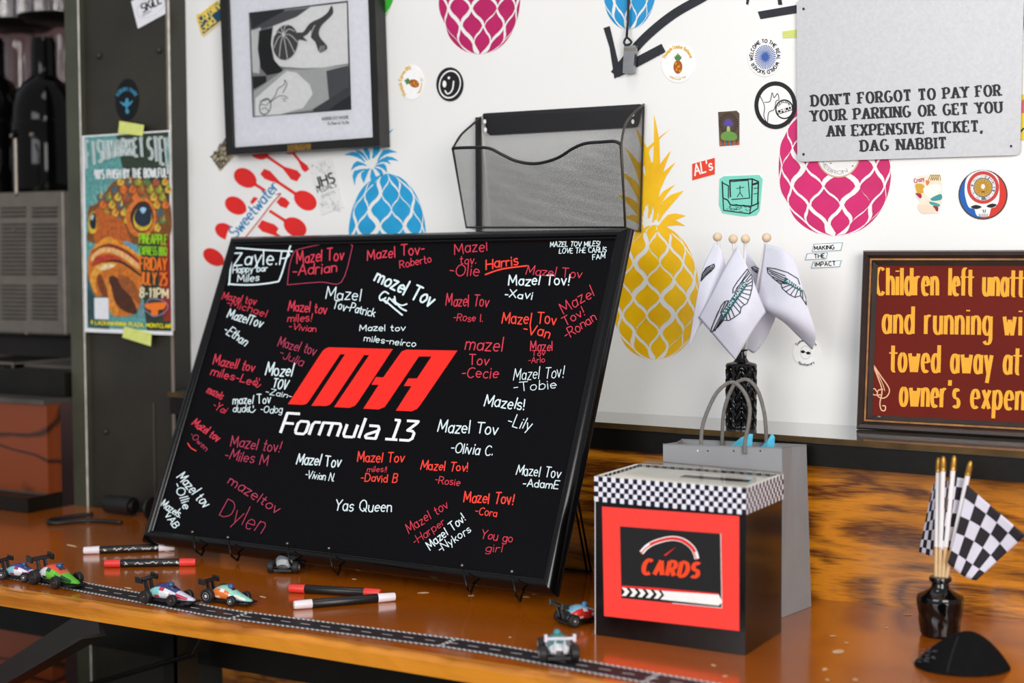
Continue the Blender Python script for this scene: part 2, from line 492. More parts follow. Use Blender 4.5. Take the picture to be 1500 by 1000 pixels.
def meshsurf(bvh_list, dflt):
    """surface of built meshes: the first hit from the room side"""
    def f(px, py, lift):
        d = ray(px, py).normalized(); best = None
        for b in bvh_list:
            h = b.ray_cast(CAM, d)
            if h[0] is not None and (best is None or h[3] < best[1]): best = (h[0], h[3], h[1])
        if best is None: return dflt(px, py, lift)
        nn = best[2] if best[2].dot(d) < 0 else -best[2]
        return best[0] + nn * lift
    return f

# ------------------------------------------------------------------ the room shell
def struct(o, label=None): return tag(o, label, None, None, 'structure')


def flat_panel(p, t):  # quad with thickness going back
    b = MB(); b.prism(p, (0, t, 0), None); return b


white = pm('white_gloss_paint', 'f0f0ee', .32, var=.025, scale=3, bump=.06, bscale=14, coat=.25, crough=.15)
steel = pm('olive_steel_paint', '302e26', .45, metal=.2, var=.25, scale=9, bump=.15, bscale=60)
steelr = pm('worn_grey_steel', '5a5550', .4, metal=.4, var=.2, scale=12, bump=.15, bscale=60)
dark = pm('black_steel', '12100c', .42, var=.3, scale=14, bump=.1, bscale=80, spec=.3)
lip = pm('worn_brass_edge', '5a4526', .4, metal=.6, var=.5, scale=22)
ledgem = pm('glossy_grey_ledge_paint', '6a6862', .16, var=.15, scale=20, coat=1, crough=.06)
rawhite = pm('chipped_edge_and_glint', 'd8d5cc', .6, var=.2, scale=60)  # chipped wall edge; also the painted highlights on the column edges
plyR = wood('plywood_right', 'd8881a', '64330a', (3.0, 3.0, 12), 8, .4, .4, 1.6, (.30, .58), 1.1, .1, .7)
plyL = wood('plywood_left', '7d360b', '2e1204', (3, 3, 9), 9, .42, .4, .8, (.7, .92), .25)
tabm = wood('varnished_counter', 'b45c06', 'a45205', (1.3, 7, 7), 5, .24, .9, .3, (.3, .9), .3, .04)
edgem = wood('worn_counter_edge', 'e08e22', 'b0650f', (2.5, 30, 30), 5, .4, .5, .4, (.3, .8), .5, .3)
floorm = pm('dark_floor', '2a2622', .5, var=.2, scale=6)
baym = pm('dim_bay_wall', '6b4a48', .8, var=.3, scale=5)

XL = onY(272.5, 250, 0).x; XR = .75
b = MB(); b.box(XL, XR, 0, .04, .2035, 1.7, white)
struct(b.build('wall_back'), 'glossy white painted wall above the black ledge')
b = MB(); b.box(XL - .004, XL + .002, -.002, .03, .2035, 1.7, rawhite); struct(b.build('trim_1'))
b = MB(); b.box(-4.4, 2.2, -5.2, 1.2, -1.1, -1.06, floorm); struct(b.build('floor'), 'dark floor')

# right wood panel below the ledge, ledge with its lip
A0 = onZ(1192, 876); A1 = onZ(1500, 903); k = (A1.y - A0.y) / (A1.x - A0.x)


def ypan(x): return -.103 if x < A0.x else A0.y + k * .6 * (x - A0.x)


ypL, ypR = ypan(-1.6), ypan(.75)
b = MB(); b.prism([(-1.545, ypL, -1.06), (A0.x, ypL, -1.06), (XR, ypR, -1.06), (XR, ypR + .03, -1.06), (-1.545, ypL + .03, -1.06)], (0, 0, 1.23), plyR)
struct(b.build('wall_lower'), 'orange varnished plywood panel under the ledge')
L0 = onZ(880, 617, .204); L1 = onZ(1490, 662, .204); kk = (L1.y - L0.y) / (L1.x - L0.x)


def yl(x): return L0.y + kk * .7 * (x - L0.x) - .004


b = MB(); XLE = onY(236, 575, -.08).x
b.hexa([(XLE, yl(XLE), .196), (XR, yl(XR), .196), (XR, .02, .196), (XLE, .02, .196), (XLE, yl(XLE), .2035), (XR, yl(XR), .2035), (XR, .02, .2035), (XLE, .02, .2035)], ledgem)
b.hexa([(XLE, yl(XLE) - .003, .197), (XR, yl(XR) - .003, .197), (XR, yl(XR), .197), (XLE, yl(XLE), .197), (XLE, yl(XLE) - .003, .2035), (XR, yl(XR) - .003, .2035), (XR, yl(XR), .2035), (XLE, yl(XLE), .2035)], lip)
b.hexa([(XLE, yl(XLE) + .004, .168), (XR, yl(XR) + .004, .168), (XR, yl(XR) + .02, .168), (XLE, yl(XLE) + .02, .168), (XLE, yl(XLE) + .004, .196), (XR, yl(XR) + .004, .196), (XR, yl(XR) + .02, .196), (XLE, yl(XLE) + .02, .196)], dark)
struct(b.build('trim_2'), 'black steel ledge with a worn edge along the wall')

# steel column
YC = -.037
xa = onY(102.5, 100, YC).x; xb = onY(124, 100, YC).x; xc = onY(250, 100, YC).x
b = MB(); b.box(xa + .004, xc, YC, .08, -1.06, 1.7, steel); b.box(xa, xb, YC - .010, .05, -1.06, 1.7, pm('green_grey_steel', '4a4b3e', .45, metal=.2, var=.2, scale=9, bump=.15, bscale=60))
b.box(xb - .0022, xb, YC - .0115, YC - .0095, -1.06, 1.7, rawhite)  # pale strip painting the highlight along the lip edge
b.box(xc - .002, XL - .004, YC - .001, .06, -1.06, 1.7, pm('lit_flange', '7a7067', .5, var=.2, scale=12, bump=.15, bscale=60)); b.box(xc - .003, xc - .0005, YC - .0022, YC, .3, 1.7, rawhite)  # flange colour lightened as lit by the white wall; strip is a painted highlight
for px, py in ((146, 82), (234, 74), (156, 632), (196, 196)):
    p = onY(px, py, YC); b.lathe([(.005, 0), (.005, .003), (.003, .006), (.0005, .007)], (p.x, YC, p.z), steelr, 10, 'y', None)
    b.ball((p.x, YC - .001, p.z), .0052, steel, 10)
p = onY(226, 590, YC); b.box(p.x - .0012, p.x + .0012, YC - .002, YC, .02, p.z, steelr)
b.box(XL - .004, -1.53, -.034, .03, -1.06, .203, steel)
struct(b.build('trim_3'), 'olive grey steel column between the bay and the white wall')

# left bay
b = MB(); b.box(-4.3, -1.62, .75, .8, -1.06, 1.9, baym); struct(b.build('wall_bay'))
z1 = onY(60, 592, -.1).z; z0 = onY(60, 722, -.1).z
b = MB(); b.box(-3.6, xa - .004, -.10, -.07, z0, z1, plyL); b.box(-3.6, xa - .004, -.10, -.07, -1.06, -.205, plyL)
struct(b.build('wall_bay_lower'), 'dark orange plywood panel left of the steel column')
b = MB(); b.box(-3.6, xa - .003, -.107, -.02, z1, z1 + .008, steelr); b.box(-3.6, xa - .003, -.06, .1, z1 + .008, z1 + .05, dark)
struct(b.build('trim_4'))
b = MB(); b.box(-3.6, xa - .003, -.145, -.07, .001, z0 - .001, dark); b.box(-3.6, xa - .003, -.108, -.1, z0 - .003, z0 + .001, steelr)
struct(b.build('trim_5'))
b = MB(); b.box(-3.6, XR, -.135, -.07, -.205, -.024, dark); struct(b.build('trim_6'), 'dark steel beam under the counter')

# ------------------------------------------------------------------ counter
cnt = empty('bar_counter', (-.6, -.3, -.03), 'long varnished orange brown wooden counter top with a worn front edge', 'counter')
YF = -.556; TH = .0215
b = MB()
# rounded front edge profile swept along X
prof = []
for a in range(0, 91, 15): prof.append((YF + .006 - .006 * math.sin(math.radians(a)), -.006 + .006 * math.cos(math.radians(a))))
xs = [-3.4 + i * .02 for i in range(int((XR + 3.4) / .02) + 1)]
rr = random.Random(4); wob = [rr.uniform(-.0007, .0007) for _ in xs]
for i in range(len(xs) - 1):
    for j in range(len(prof) - 1):
        w0, w1 = wob[i], wob[i + 1]
        b.face([(xs[i], prof[j][0] + w0, prof[j][1] + w0 * .5), (xs[i], prof[j + 1][0] + w0, prof[j + 1][1]), (xs[i + 1], prof[j + 1][0] + w1, prof[j + 1][1]), (xs[i + 1], prof[j][0] + w1, prof[j][1] + w1 * .5)], edgem)
    b.face([(xs[i], YF + wob[i], -.006), (xs[i], YF + .001, -TH), (xs[i + 1], YF + .001, -TH), (xs[i + 1], YF + wob[i + 1], -.006)], edgem)
    b.face([(xs[i], YF + .006 + wob[i], wob[i] * .5), (xs[i + 1], YF + .006 + wob[i + 1], wob[i + 1] * .5), (xs[i + 1], YF + .014, 0), (xs[i], YF + .014, 0)], edgem)
yb0, yb1 = ypan(xa), ypan(XR)
YK = ypL - .0005
b.face([(-3.4, YF + .014, 0), (XR, YF + .014, 0), (XR, YK, 0), (-3.4, YK, 0)], tabm)
b.face([(-3.4, YF + .001, -TH), (-3.4, -.137, -TH), (XR, -.137, -TH), (XR, YF + .001, -TH)], edgem)
q = MB(); q.box(xa, -1.546, YK + .0005, YC - .012, -.02, -.0002, tabm); struct(q.build('trim_7'))
if yb1 > YK:
    q = MB(); q.prism([(A0.x, YK + .0003, -.02), (XR, YK + .0003, -.02), (XR, yb1 - .0005, -.02), (A0.x + .01, ypL - .0004, -.02)], (0, 0, .0198), tabm); struct(q.build('trim_8'))
top = b.build('tabletop', cnt, smooth=False)
b = MB()   # chips and scratches of bare wood filler in the varnish
chip = pm('bare_chip', 'd9b48a', .7, var=.2, scale=200)
for px, py, rx, ry in ((1228, 954, 9, 3), (1208, 980, 4, 2), (1240, 941, 3, 1), (1299, 919, 3, 1), (620, 868, 9, 1.3), (690, 872, 5, 1.6), (770, 874, 6, 1.2), (519, 848, 4, 1), (747, 933, 2, 1), (385, 874, 5, 1.2), (188, 861, 6, 1),
                       (105, 799, 8, 1.3), (246, 808, 6, 1), (1045, 974, 4, 1.2), (1062, 990, 4, 1.2), (1330, 900, 7, 1), (1220, 931, 5, 1), (1253, 995, 4, 1.5), (545, 838, 3, .8), (1212, 995, 3, 1.2), (1425, 897, 6, 1), (783, 870, 4, .8)):
    b.face([onZ(q[0], q[1], .0004) for q in ell(px, py, rx, ry, random.Random(px).uniform(-6, 14), n=10)][::-1], chip)
tag(b.build('paint_chips', cnt), 'pale chips and scratches', None, None, 'stuff')
# under-counter brace, post and tie rod
b = MB()
p0 = onY(-40, 1018, -.13); p1 = Vector((-1.40, -.50, -.035))
b.bar(p0, p1, .006, .04, dark); b.bar(p0 + Vector((0, -.012, -.02)), p1 + Vector((0, -.012, -.02)), .03, .004, dark)
b.build('support_brace', cnt)
b = MB(); p = onY(268, 950, -.17)
b.box(p.x - .012, p.x + .012, -.2, -.196, -1.06, -.022, dark); b.box(p.x + .009, p.x + .012, -.2, -.15, -1.06, -.022, steel)
b.build('support_post', cnt)
b = MB(); q = onY(284, 958, -.2); b.tube([onY(120, 1006, -.2), q], .004, dark, 8); b.tube([q, q + Vector((.02, 0, .03))], .004, dark, 8); b.build('tie_rod', cnt)

# ------------------------------------------------------------------ things in the bay on the left
glassm = pm('clear_glass', 'f4f6f6', .03, trans=1, var=0, spec=.5)
blackg = pm('glossy_black', '070606', .06, var=.2, scale=20, spec=.22)
slot = pm('dark_slot', '1a1715', .8)
stain = pm('brushed_stainless', '8b8278', .38, metal=.75, var=.1, scale=40)
YB = .1
za, zb_ = onY(60, 534, 0).z, onY(60, 566, 0).z
pT = onY(0, 282, YB); pB = onY(97, 492, YB)
mach = empty('drink_machine', ((pT.x + pB.x) / 2, YB + .1, pB.z), 'grey stainless machine with louvred back panel standing behind the bay sill', 'machine')
b = MB(); b.box(pT.x - .15, pB.x, YB, YB + .22, pB.z, pT.z, stain); b.build('body', mach, bevel=.004)
b = MB()
for cx0, cx1 in ((2, 38), (47, 84)):
    for ys in (range(305, 320, 6), range(329, 404, 6), range(418, 472, 6)):
        for y in ys:
            q0 = onY(cx0, y, YB); q1 = onY(cx1, y, YB)
            b.box(q0.x, q1.x, YB - .0005, YB + .002, q0.z - .0018, q0.z + .0018, slot)
            b.prism([(q0.x, YB - .001, q0.z + .0018), (q1.x, YB - .001, q0.z + .0018), (q1.x, YB - .004, q0.z + .0002), (q0.x, YB - .004, q0.z + .0002)], (0, .0006, .0004), stain)
b.build('louvres', mach)
for px, py in ((24, 285), (40, 488), (22, 337)):
    p = onY(px, py, YB); b = MB(); b.ball((p.x, YB - .001, p.z), .0035, stain, 8); b.build('screw', mach)
b = MB(); b.box(pT.x - .1, pB.x - .01, YB + .03, YB + .2, max(za, pB.z - .05) + .001, pB.z, slot); b.build('base', mach)


def carafe(px, label):
    Y = .2; c = onY(px, 280, Y); s = onY(px + 36, 280, Y).x - c.x
    zt = onY(px, 55, Y).z; zs = onY(px, 112, Y).z; zm = onY(px, 178, Y).z; zb = pT.z
    o = empty('black_carafe', (c.x, Y, zb), label, 'carafe', 'black carafes on the machine')
    b = MB(); b.lathe([(s * .95, zb), (s, zb + .01), (s, zm - .005), (s * .96, zm)], (c.x, Y, 0), blackg, 32); b.build('base', o, smooth=40)
    b = MB(); h = zs - zm
    b.lathe([(s * .96, zm), (s * .93, zm + h * .3), (s * .82, zm + h * .6), (s * .62, zm + h * .85), (s * .38, zs), (s * .36, zs + .01), (s * .36, zt - .01), (s * .3, zt)], (c.x, Y, 0), blackg, 32)
    b.build('dome', o, smooth=40)
    for dx in (-.35, .45):
        b = MB(); b.ball((c.x + s * dx, Y - s * .92, zm - .03), .005, stain, 8); b.build('knob', o)


carafe(68, 'black glossy carafe beside the steel column, the whole one in view')
carafe(-8, 'black glossy carafe cut off by the left edge of the photo')
p = onY(23, 240, .06); b = MB(); b.tube([(p.x, .06, pT.z - .004), (p.x, .06, onY(23, 203, .06).z)], .0035, stain, 10)
b.tube([(p.x, .06, onY(23, 203, .06).z), (p.x - .02, .08, onY(23, 192, .06).z)], .006, blackg, 10)
tag(b.build('metal_tap'), 'thin silver rod tap standing between the two black carafes', 'tap')


def tumbler(px, y0, y1, rad, Y, label, group):
    c = onY(px, y1, Y); zt = onY(px, y0, Y).z; s = onY(px + rad, y1, Y).x - c.x
    b = MB(); b.lathe([(s, c.z), (s * .93, zt), (s * .86, zt - .003), (s * .9, c.z + .003)], (c.x, Y, 0), glassm, 24, cap=False)
    b.lathe([(.0005, zt), (s * .93, zt)], (c.x, Y, 0), glassm, 24, cap=False)
    tag(b.build('tumbler', smooth=40), label, 'glass', group)


tumbler(30, 52, 142, 17, .3, 'upside down clear tumbler under the tray, left of the carafe neck', 'tumblers under the tray')
tumbler(93, 52, 130, 13, .3, 'upside down clear tumbler under the tray beside the column', 'tumblers under the tray')
tr = onY(40, 42, .25)
for i, (px, py, r, lab) in enumerate(((16, 44, .09, 'round dark tray at the left edge under the upper glasses'), (84, 34, .075, 'round dark tray beside the column under the upper glasses'))):
    p = onY(px, py, .25); b = MB(); b.lathe([(.001, p.z), (r * .8, p.z), (r, p.z + .012), (r * .97, p.z + .014), (r * .78, p.z + .004), (.001, p.z + .004)], (p.x, .25, 0), dark, 40)
    tag(b.build('round_tray', smooth=40), lab, 'tray', 'dark trays in the bay')
for i, (px, nm) in enumerate(((6, 'leftmost'), (32, 'second from the left'), (58, 'third from the left'), (86, 'nearest the column'))):
    tumbler(px, -50, 28, 12, .25, 'clear glass on the tray at the top left, ' + nm, 'glasses on the trays')

# steel shelf of the bay
sh = empty('steel_shelf', (onY(60, 540, 0).x, 0, onY(60, 565, 0).z), 'dark grey steel box shelf in the bay below the louvred machine', 'shelf')
za, zb_ = onY(60, 534, 0).z, onY(60, 566, 0).z; xl = onY(21, 550, -.02).x
b = MB(); b.box(xl, xa - .002, 0, .3, zb_, za, steelr); b.build('beam', sh, bevel=.003)
b = MB(); b.box(xl - .18, xl, -.02, .3, zb_ - .008, za, dark); b.box(xl - .004, xl, -.022, .3, zb_ - .008, za + .003, stain); b.box(xl - .2, xl + .002, -.024, -.02, za, za + .004, stain)
b.build('end_plate', sh)
p = onY(4, 548, -.02); b = MB(); b.lathe([(.014, 0), (.012, -.006), (.004, -.010)], (p.x, -.02, p.z), stain, 16, 'y'); b.build('bolt', sh)
b = MB(); q = onY(10, 573, -.02); b.box(xl - .15, xl + .0, -.03, .1, q.z - .008, zb_ - .008, stain); b.build('foot', sh)
b = MB(); b.box(xl - .2, xa - .004, .34, .5, zb_, za + .06, slot); b.build('rear_rail', sh)

# black cable connectors behind the sign board
pc = empty('power_cable', onZ(165, 752), 'black cable with fat rubber connectors lying at the foot of the column', 'cable')
rub = pm('black_rubber', '131211', .55, var=.2, scale=60, bump=.1)
for nm, pa, pb, r0, r1 in (('plug', (136, 746), (170, 752), .015, .0155), ('socket', (178, 758), (214, 752), .014, .0185)):
    a_ = onZ(pa[0], pa[1] + 10); b_ = onZ(pb[0], pb[1] + 10); a_.y = b_.y = -.085; a_.z = b_.z = .017
    b = MB(); b.tube([a_, a_.lerp(b_, .1), a_.lerp(b_, .6), a_.lerp(b_, .65), b_], [r0 * .7, r0, r0, r1, r1 * .95], rub, 18)
    if nm == 'plug': b.tube([b_, b_ + (b_ - a_).normalized() * .006], [r1 * .7, r1 * .6], dark, 14)
    o = b.build(nm, pc, smooth=40)
b = MB(); pts = [onZ(136, 753, .004), onZ(100, 757, .004), onZ(72, 762, .004), onZ(80, 766, .004), onZ(130, 762, .004), onZ(178, 765, .004)]
b.tube(spline([tuple(p) for p in pts]), .0035, rub, 8); b.build('cord', pc, smooth=True)

# ------------------------------------------------------------------ painted stencils on the wall
W0 = wallsurf(0.0)
rd = random.Random(11)


def leaf(bx, by, tx, ty, wd, bend=0):
    """pointed leaf from base to tip"""
    dx, dy = tx - bx, ty - by; L = math.hypot(dx, dy); nx, ny = -dy / L, dx / L
    def pt(t, s): return (bx + dx * t + nx * (s * wd + bend * L * math.sin(PI * t)), by + dy * t + ny * (s * wd + bend * L * math.sin(PI * t)))
    prof = [(0, .25), (.2, .55), (.45, 1), (.7, .8), (.9, .3)]
    return [pt(t, s) for t, s in prof] + [pt(1, 0)] + [pt(t, -s) for t, s in prof[::-1]]


def pineapple(label, cx, cy, rx, ry, col, crown=(), base=None, nrow=4, dth=.68, tilt=0):
    m = pm('stencil_paint_' + col, col, .5, var=.12, scale=25)
    a = Art(W0, .0003)
    hv = 1.0 / nrow * 2
    rows = int(nrow * 1.0) + 1
    U = [(0, 1), (.12, .82), (.32, .62), (.62, .44), (.88, .22), (1, 0)]
    shape = [(x, y) for x, y in U] + [(1 - x, y - 1) for x, y in U][1:]
    shape = shape + [(-x, y) for x, y in shape[::-1]][1:-1]
    shape_ = [(0, 1.05), (.3, .62), (.66, .22), (.88, -.12), (.8, -.5), (.42, -.82), (.06, -.98), (-.36, -.86), (-.72, -.6), (-.86, -.16), (-.7, .2), (-.32, .62)]
    for i in range(-1, 2 * rows):
        t0 = -1 + (i + .5) * hv / 2 * 1.02 + .03
        if t0 > 1.0: continue
        for j in range(-4, 5):
            th = (j + (.5 if i % 2 else 0)) * dth + .12 + rd.uniform(-.04, .04)
            if abs(th) > PI / 2 + dth * .3: continue
            q = []; js, jt = rd.uniform(.41, .455), rd.uniform(-.012, .012)
            for sx, sy in shape:
                tt = max(-1, min(1, t0 + jt + sy * hv * js)); th2 = max(-PI / 2, min(PI / 2, th + sx * dth * js))
                prof = math.sqrt(max(0, 1 - abs(tt) ** 2.3)) * (1 - .06 * tt)
                x = rx * prof * math.sin(th2); y = -ry * tt
                q.append((cx + x + tilt * y, cy + y))
            ar = abs(sum(q[n][0] * q[(n + 1) % len(q)][1] - q[(n + 1) % len(q)][0] * q[n][1] for n in range(len(q))))
            if ar > rx * ry * .012: a.poly(q, m, i % 3)
    for n, (tx, ty, wd, bend) in enumerate(crown):
        bx, by = base[0] + (tx - base[0]) * .24, base[1] + (ty - base[1]) * .24
        a.poly(leaf(bx, by, tx, ty, wd * .72, bend), m, n % 4)
    return a.build('painted_pineapple', None, label, 'mural', 'stencilled pineapples on the wall')


pineapple('yellow stencilled pineapple with a tall leafy crown right of the wire pocket', 960, 428, 64, 99, 'ffc200',
          [(958, 167, 7, .05), (982, 189, 5, -.28), (983, 220, 8, -.1), (990, 237, 7, -.15), (989, 270, 6, -.15), (1002, 279, 9, -.12), (1005, 316, 8, -.14), (1004, 331, 6, -.2),
           (930, 185, 8, .1), (915, 215, 8, .12), (908, 250, 8, .15), (905, 285, 8, .15), (912, 318, 7, .2), (970, 285, 6, 0), (945, 260, 7, .1), (956, 235, 7, 0), (985, 345, 6, -.3), (930, 345, 6, .3)], (952, 338))
pineapple('blue stencilled pineapple with leafy crown below the framed photo', 567, 348, 57, 94, '1a9fd6',
          [(577, 188, 3, -.1), (504, 227, 5, .2), (514, 250, 5, .3), (582, 223, 5, -.25), (584, 236, 4, -.2), (573, 241, 4, -.3), (567, 253, 5, -.3), (552, 205, 7, .1), (531, 214, 5, .1), (519, 219, 3, .1), (520, 272, 5, .35), (533, 268, 6, .2), (548, 272, 6, .0), (560, 262, 4, -.2)], (544, 240))
pineapple('magenta stencilled pineapple cut off by the top edge of the photo', 702, -22, 60, 102, 'b8005e')
pineapple('blue stencilled pineapple behind the hanging silver tag at the top', 921, -52, 43, 96, '1593cf')
pineapple('large pink stencilled pineapple under the grey metal sign', 1223, 236, 82, 110, 'd1106a')
pineapple('green stencilled pineapple mostly behind the framed photo at the top', 530, -58, 52, 104, '34b233')

red = pm('stencil_paint_red', 'e3201c', .5, var=.06, scale=25)
sp = empty('spoon_stencil', onY(400, 300, -.0004), 'red stencilled spoons and forks sprayed on the wall left of the blue pineapple', 'mural')


spn = [0]


def spoon(bc, bl, bw, end, ew):
    dx, dy = end[0] - bc[0], end[1] - bc[1]; L = math.hypot(dx, dy); ux, uy = dx / L, dy / L; nx, ny = -uy, ux
    pts = []
    for k in range(25):
        t = -PI + (PI * 2 - .9) * (k / 24 - .5) ; x = -bl * math.cos(t + PI); y = bw * math.sin(t + PI)
        pts.append((x, y))
    pts = [(-bl * math.cos(q), bw * math.sin(q)) for q in [-(PI - .45) + (2 * PI - .9) * k / 24 for k in range(25)]]
    hs = [(bl * 1.35, bw * .17), (L * .62, bw * .16), (L * .9, ew), (L, ew * .75)]
    pts = pts + hs + [(x, -y) for x, y in hs[::-1]]
    spn[0] += 1; a = Art(W0, .0003 + .00004 * spn[0], .00002)
    # bowl and handle as two overlapping areas
    bowl = [(-bl * math.cos(q) * (1.0 if math.cos(q) > 0 else 1.12), bw * math.sin(q)) for q in [2 * PI * k / 28 for k in range(28)]]
    hd = [(bl * .8, bw * .3), (bl * 1.25, bw * .17), (L * .62, bw * .16), (L * .88, ew), (L, ew * .7)]
    hd = hd + [(x, -y) for x, y in hd[::-1]]
    for g, l in ((bowl, 0), (hd, 1)):
        a.poly([(bc[0] + ux * x + nx * y, bc[1] + uy * x + ny * y) for x, y in g], red, l)
    a.build('spoon', sp)


def Z1(x, y): return (320 + x / 5, 200 + y / 5)


for bc, bl, bw, e, ew in (((192, 300), 17, 13, (510, 505), 7), ((122, 503), 16, 12, (430, 690), 6), ((45, 692), 15, 11, (270, 830), 6), ((640, 470), 17, 13, (320, 255), 7),
                          ((565, 665), 17, 13, (245, 460), 7), ((290, 100), 15, 12, (590, 305), 8), ((500, 60), 14, 11, (650, 250), 5), ((-40, 880), 16, 11, (120, 990), 6), ((640, 850), 16, 12, (300, 640), 7)):
    spoon(Z1(*bc), bl, bw, Z1(*e), ew)

# ------------------------------------------------------------------ tape on the wall
tapeb = pm('black_cloth_tape', '1d1f27', .6, var=.3, scale=90, bump=.1)
tapey = pm('yellow_paper_tape', 'd7df7c', .7, var=.08, scale=60)
ta = empty('tape_arrow', onY(915, 80, -.0008), 'black tape arrow on the wall pointing down left beside the silver tag', 'tape')
a = Art(W0, .0008); a.stroke(spline([(1060, -22), (1030, -4), (985, 22), (945, 55), (918, 86), (900, 109)]), 13, tapeb, 0, rnd=False); a.build('shaft', ta)
a = Art(W0, .0011); a.slab([(884, 41), (893, 38), (896, 50), (910, 110), (900, 115), (893, 70)], tapeb); a.build('barb', ta)
a = Art(W0, .0014); a.slab([(904, 98), (969, 64), (975, 76), (906, 113)], tapeb); a.build('barb', ta)
a = Art(W0, .0008); a.slab([(1110, 17), (1180, 5), (1180, 17), (1114, 28)], tapeb); a.build('tape_strip', None, 'black tape strip running under the top left of the grey sign', 'tape', 'black tape strips at the top')
a = Art(W0, .0008); a.slab([(1094, -12), (1100, -12), (1096, 7), (1093, 6)], tapeb); a.build('tape_strip', None, 'short black tape end at the top edge, left of another one', 'tape', 'black tape strips at the top')
a = Art(W0, .0008); a.slab([(1138, -12), (1143, -12), (1146, 7), (1140, 7)], tapeb); a.build('tape_strip', None, 'short black tape end at the top edge nearest the grey sign', 'tape', 'black tape strips at the top')
a = Art(W0, .0008); a.slab([(1146, 46), (1180, 41), (1180, 54), (1147, 56)], tapey); a.build('tape_strip', None, 'pale yellow tape strip half under the grey metal sign', 'tape')

# silver tag on a cord
tg = empty('hanging_tag', onY(918, 112, -.01), 'silver metal tag hanging on a black cord in front of the tape arrow', 'tag')
silv = pm('silver_metal', '9a9a9c', .3, metal=.9, var=.1, scale=60)
b = MB(); q = [onY(x, y, -.012) for x, y in ((914, 66), (931, 66), (927, 107), (912, 107))]; b.prism(q, (0, .008, 0), silv); b.build('plate', tg, bevel=.0015)
b = MB(); q = [onY(x, y, -.0128) for x, y in ((914, 70), (931, 70), (931, 74), (914, 74))]; b.prism(q, (0, .001, 0), stain); b.build('fold', tg)
b = MB(); b.tube([onY(921, -12, -.006), onY(920, 30, -.007), onY(918, 54, -.01)], .0018, tapeb, 8)
b.tube(spline([tuple(onY(x, y, -.012)) for x, y in ((918, 54), (914, 62), (918, 66), (925, 62), (918, 54))]), .0016, tapeb, 8); b.build('cord', tg, smooth=True)

# ------------------------------------------------------------------ stickers
SB = .0009
WH, BK = ink('f4f4f2', .4), ink('17171a', .45)


def sticker(label, group='stickers on the white wall', surf=None, base=SB): return Art(surf or W0, base), label, group


def done(t): return t[0].build('sticker', None, t[1], 'sticker', t[2])


C0 = wallsurf(YC)
t = sticker('white rectangular sticker with bold black lettering at the top of the steel column', 'stickers on the steel column', C0); a = t[0]
a.slab([(192, 2), (202, 42), (246, 18), (236, -22)], ink('e6e6ec')); a.text('SKiLL', (209, 19), (237, 4), 12, BK, 2.6, 1.8, .25, 1, False, gap=1.6)
a.ring(221, 10, 23, 13, .5, ink('9a98b0'), 1, -30); a.text('ROCKERS', (209, 24), (222, 17), 2.5, ink('8a8896'), .5, l=1); done(t)
t = sticker('dark oval sticker with blue seahorse emblem above the fish poster', 'stickers on the steel column', C0); a = t[0]
a.slab(ell(186, 146, 17, 31, 3), ink('101216', .3)); bl = ink('3f8fb0')
a.text('ASBURY PARK', None, None, 5, bl, .9, l=1, arc=(185.5, 150, 14, 17, 210, 330), gap=1.4)
a.poly(spline([(185.5 + (x_ - 185.5) * .75, 154 + (y_ - 154) * .8) for x_, y_ in [(172, 147), (181, 150), (184, 142), (189, 142), (190, 149), (198, 145), (193, 153), (188, 157), (187, 162), (190, 166), (187, 169), (183, 165), (184, 158), (178, 154)]], True, 4), bl, 1)
a.ring(186.5, 163, 2.7, 3.6, 1, bl, 2); done(t)
t = sticker('blue and yellow lettered sticker tucked behind the upper left of the photo frame'); a = t[0]
a.slab([(288, 27), (291, 22), (318, 1), (323, 3), (336, 22), (323, 34), (298, 54), (295, 51)], ink('e4c24a')); a.slab([(290, 27), (318, 4), (322, 6), (333, 22), (298, 50)], ink('1f4a68'), 1)
yl_ = ink('f0d458'); a.text('Carolina', (294, 33), (326, 9), 12, yl_, 2, l=2, gap=1.6); a.text('Gold', (298, 47), (316, 32), 12, yl_, 2, l=2, gap=1.6); a.stroke([(297, 52), (330, 28)], 1, WH, 2); done(t)
t = sticker('tan sticker covered in black lettering at the lower left corner of the photo frame'); a = t[0]
a.slab([(309, 229), (335, 199), (350, 222), (322, 251)], ink('b5a78c'))
for i, s_ in enumerate(('HUSK', 'HELP', 'BLUR', 'SOUTH')):
    a.text(s_, (312 + i * 4, 232 + i * 5.4), (334 + i * 3.6, 206 + i * 5.4), 5.4, BK, 1.5, l=1, rnd=False, gap=1.6)
done(t)
t = sticker('long white sticker with blue script lettering over the red spoon stencil'); a = t[0]
a.slab([(330, 352), (334, 338), (401, 266), (406, 269), (408, 279), (413, 281), (411, 288), (360, 352)], ink('f2f2f0', .35)); a.text('Sweetwater', (346, 349), (408, 275), 17, ink('1b7cb4'), 2.6, 1.9, .1, 1, gap=1.8)
a.stroke(spline([(356, 352), (380, 322), (400, 296), (411, 284), (405, 285)]), 1.8, ink('c03030'), 1); done(t)
t = sticker('off-white sticker with black capital letters and grey doodles beside the blue pineapple'); a = t[0]
a.slab([(451, 238), (487, 230), (504, 303), (471, 315)], ink('e9e9e8')); gy = ink('b4b4b6')
a.text('JHS', (464, 275), (491, 267), 15, BK, 2.6, l=1, rnd=False); a.text('PEDALS', (466, 283), (493, 273), 7.5, BK, 1.0, l=1, rnd=False); a.text('EFFECTS', (472, 290), (491, 283), 4, gy, .9, l=1)
for i in range(46):
    x, y = rd.uniform(456, 484), rd.choice([rd.uniform(236, 256), rd.uniform(292, 309)]); x += (y - 236) * .22
    a.stroke(spline([(x + rd.uniform(-3, 3), y + rd.uniform(-3, 3)) for _ in range(4)], False, 3), .4, gy, 1)
done(t)


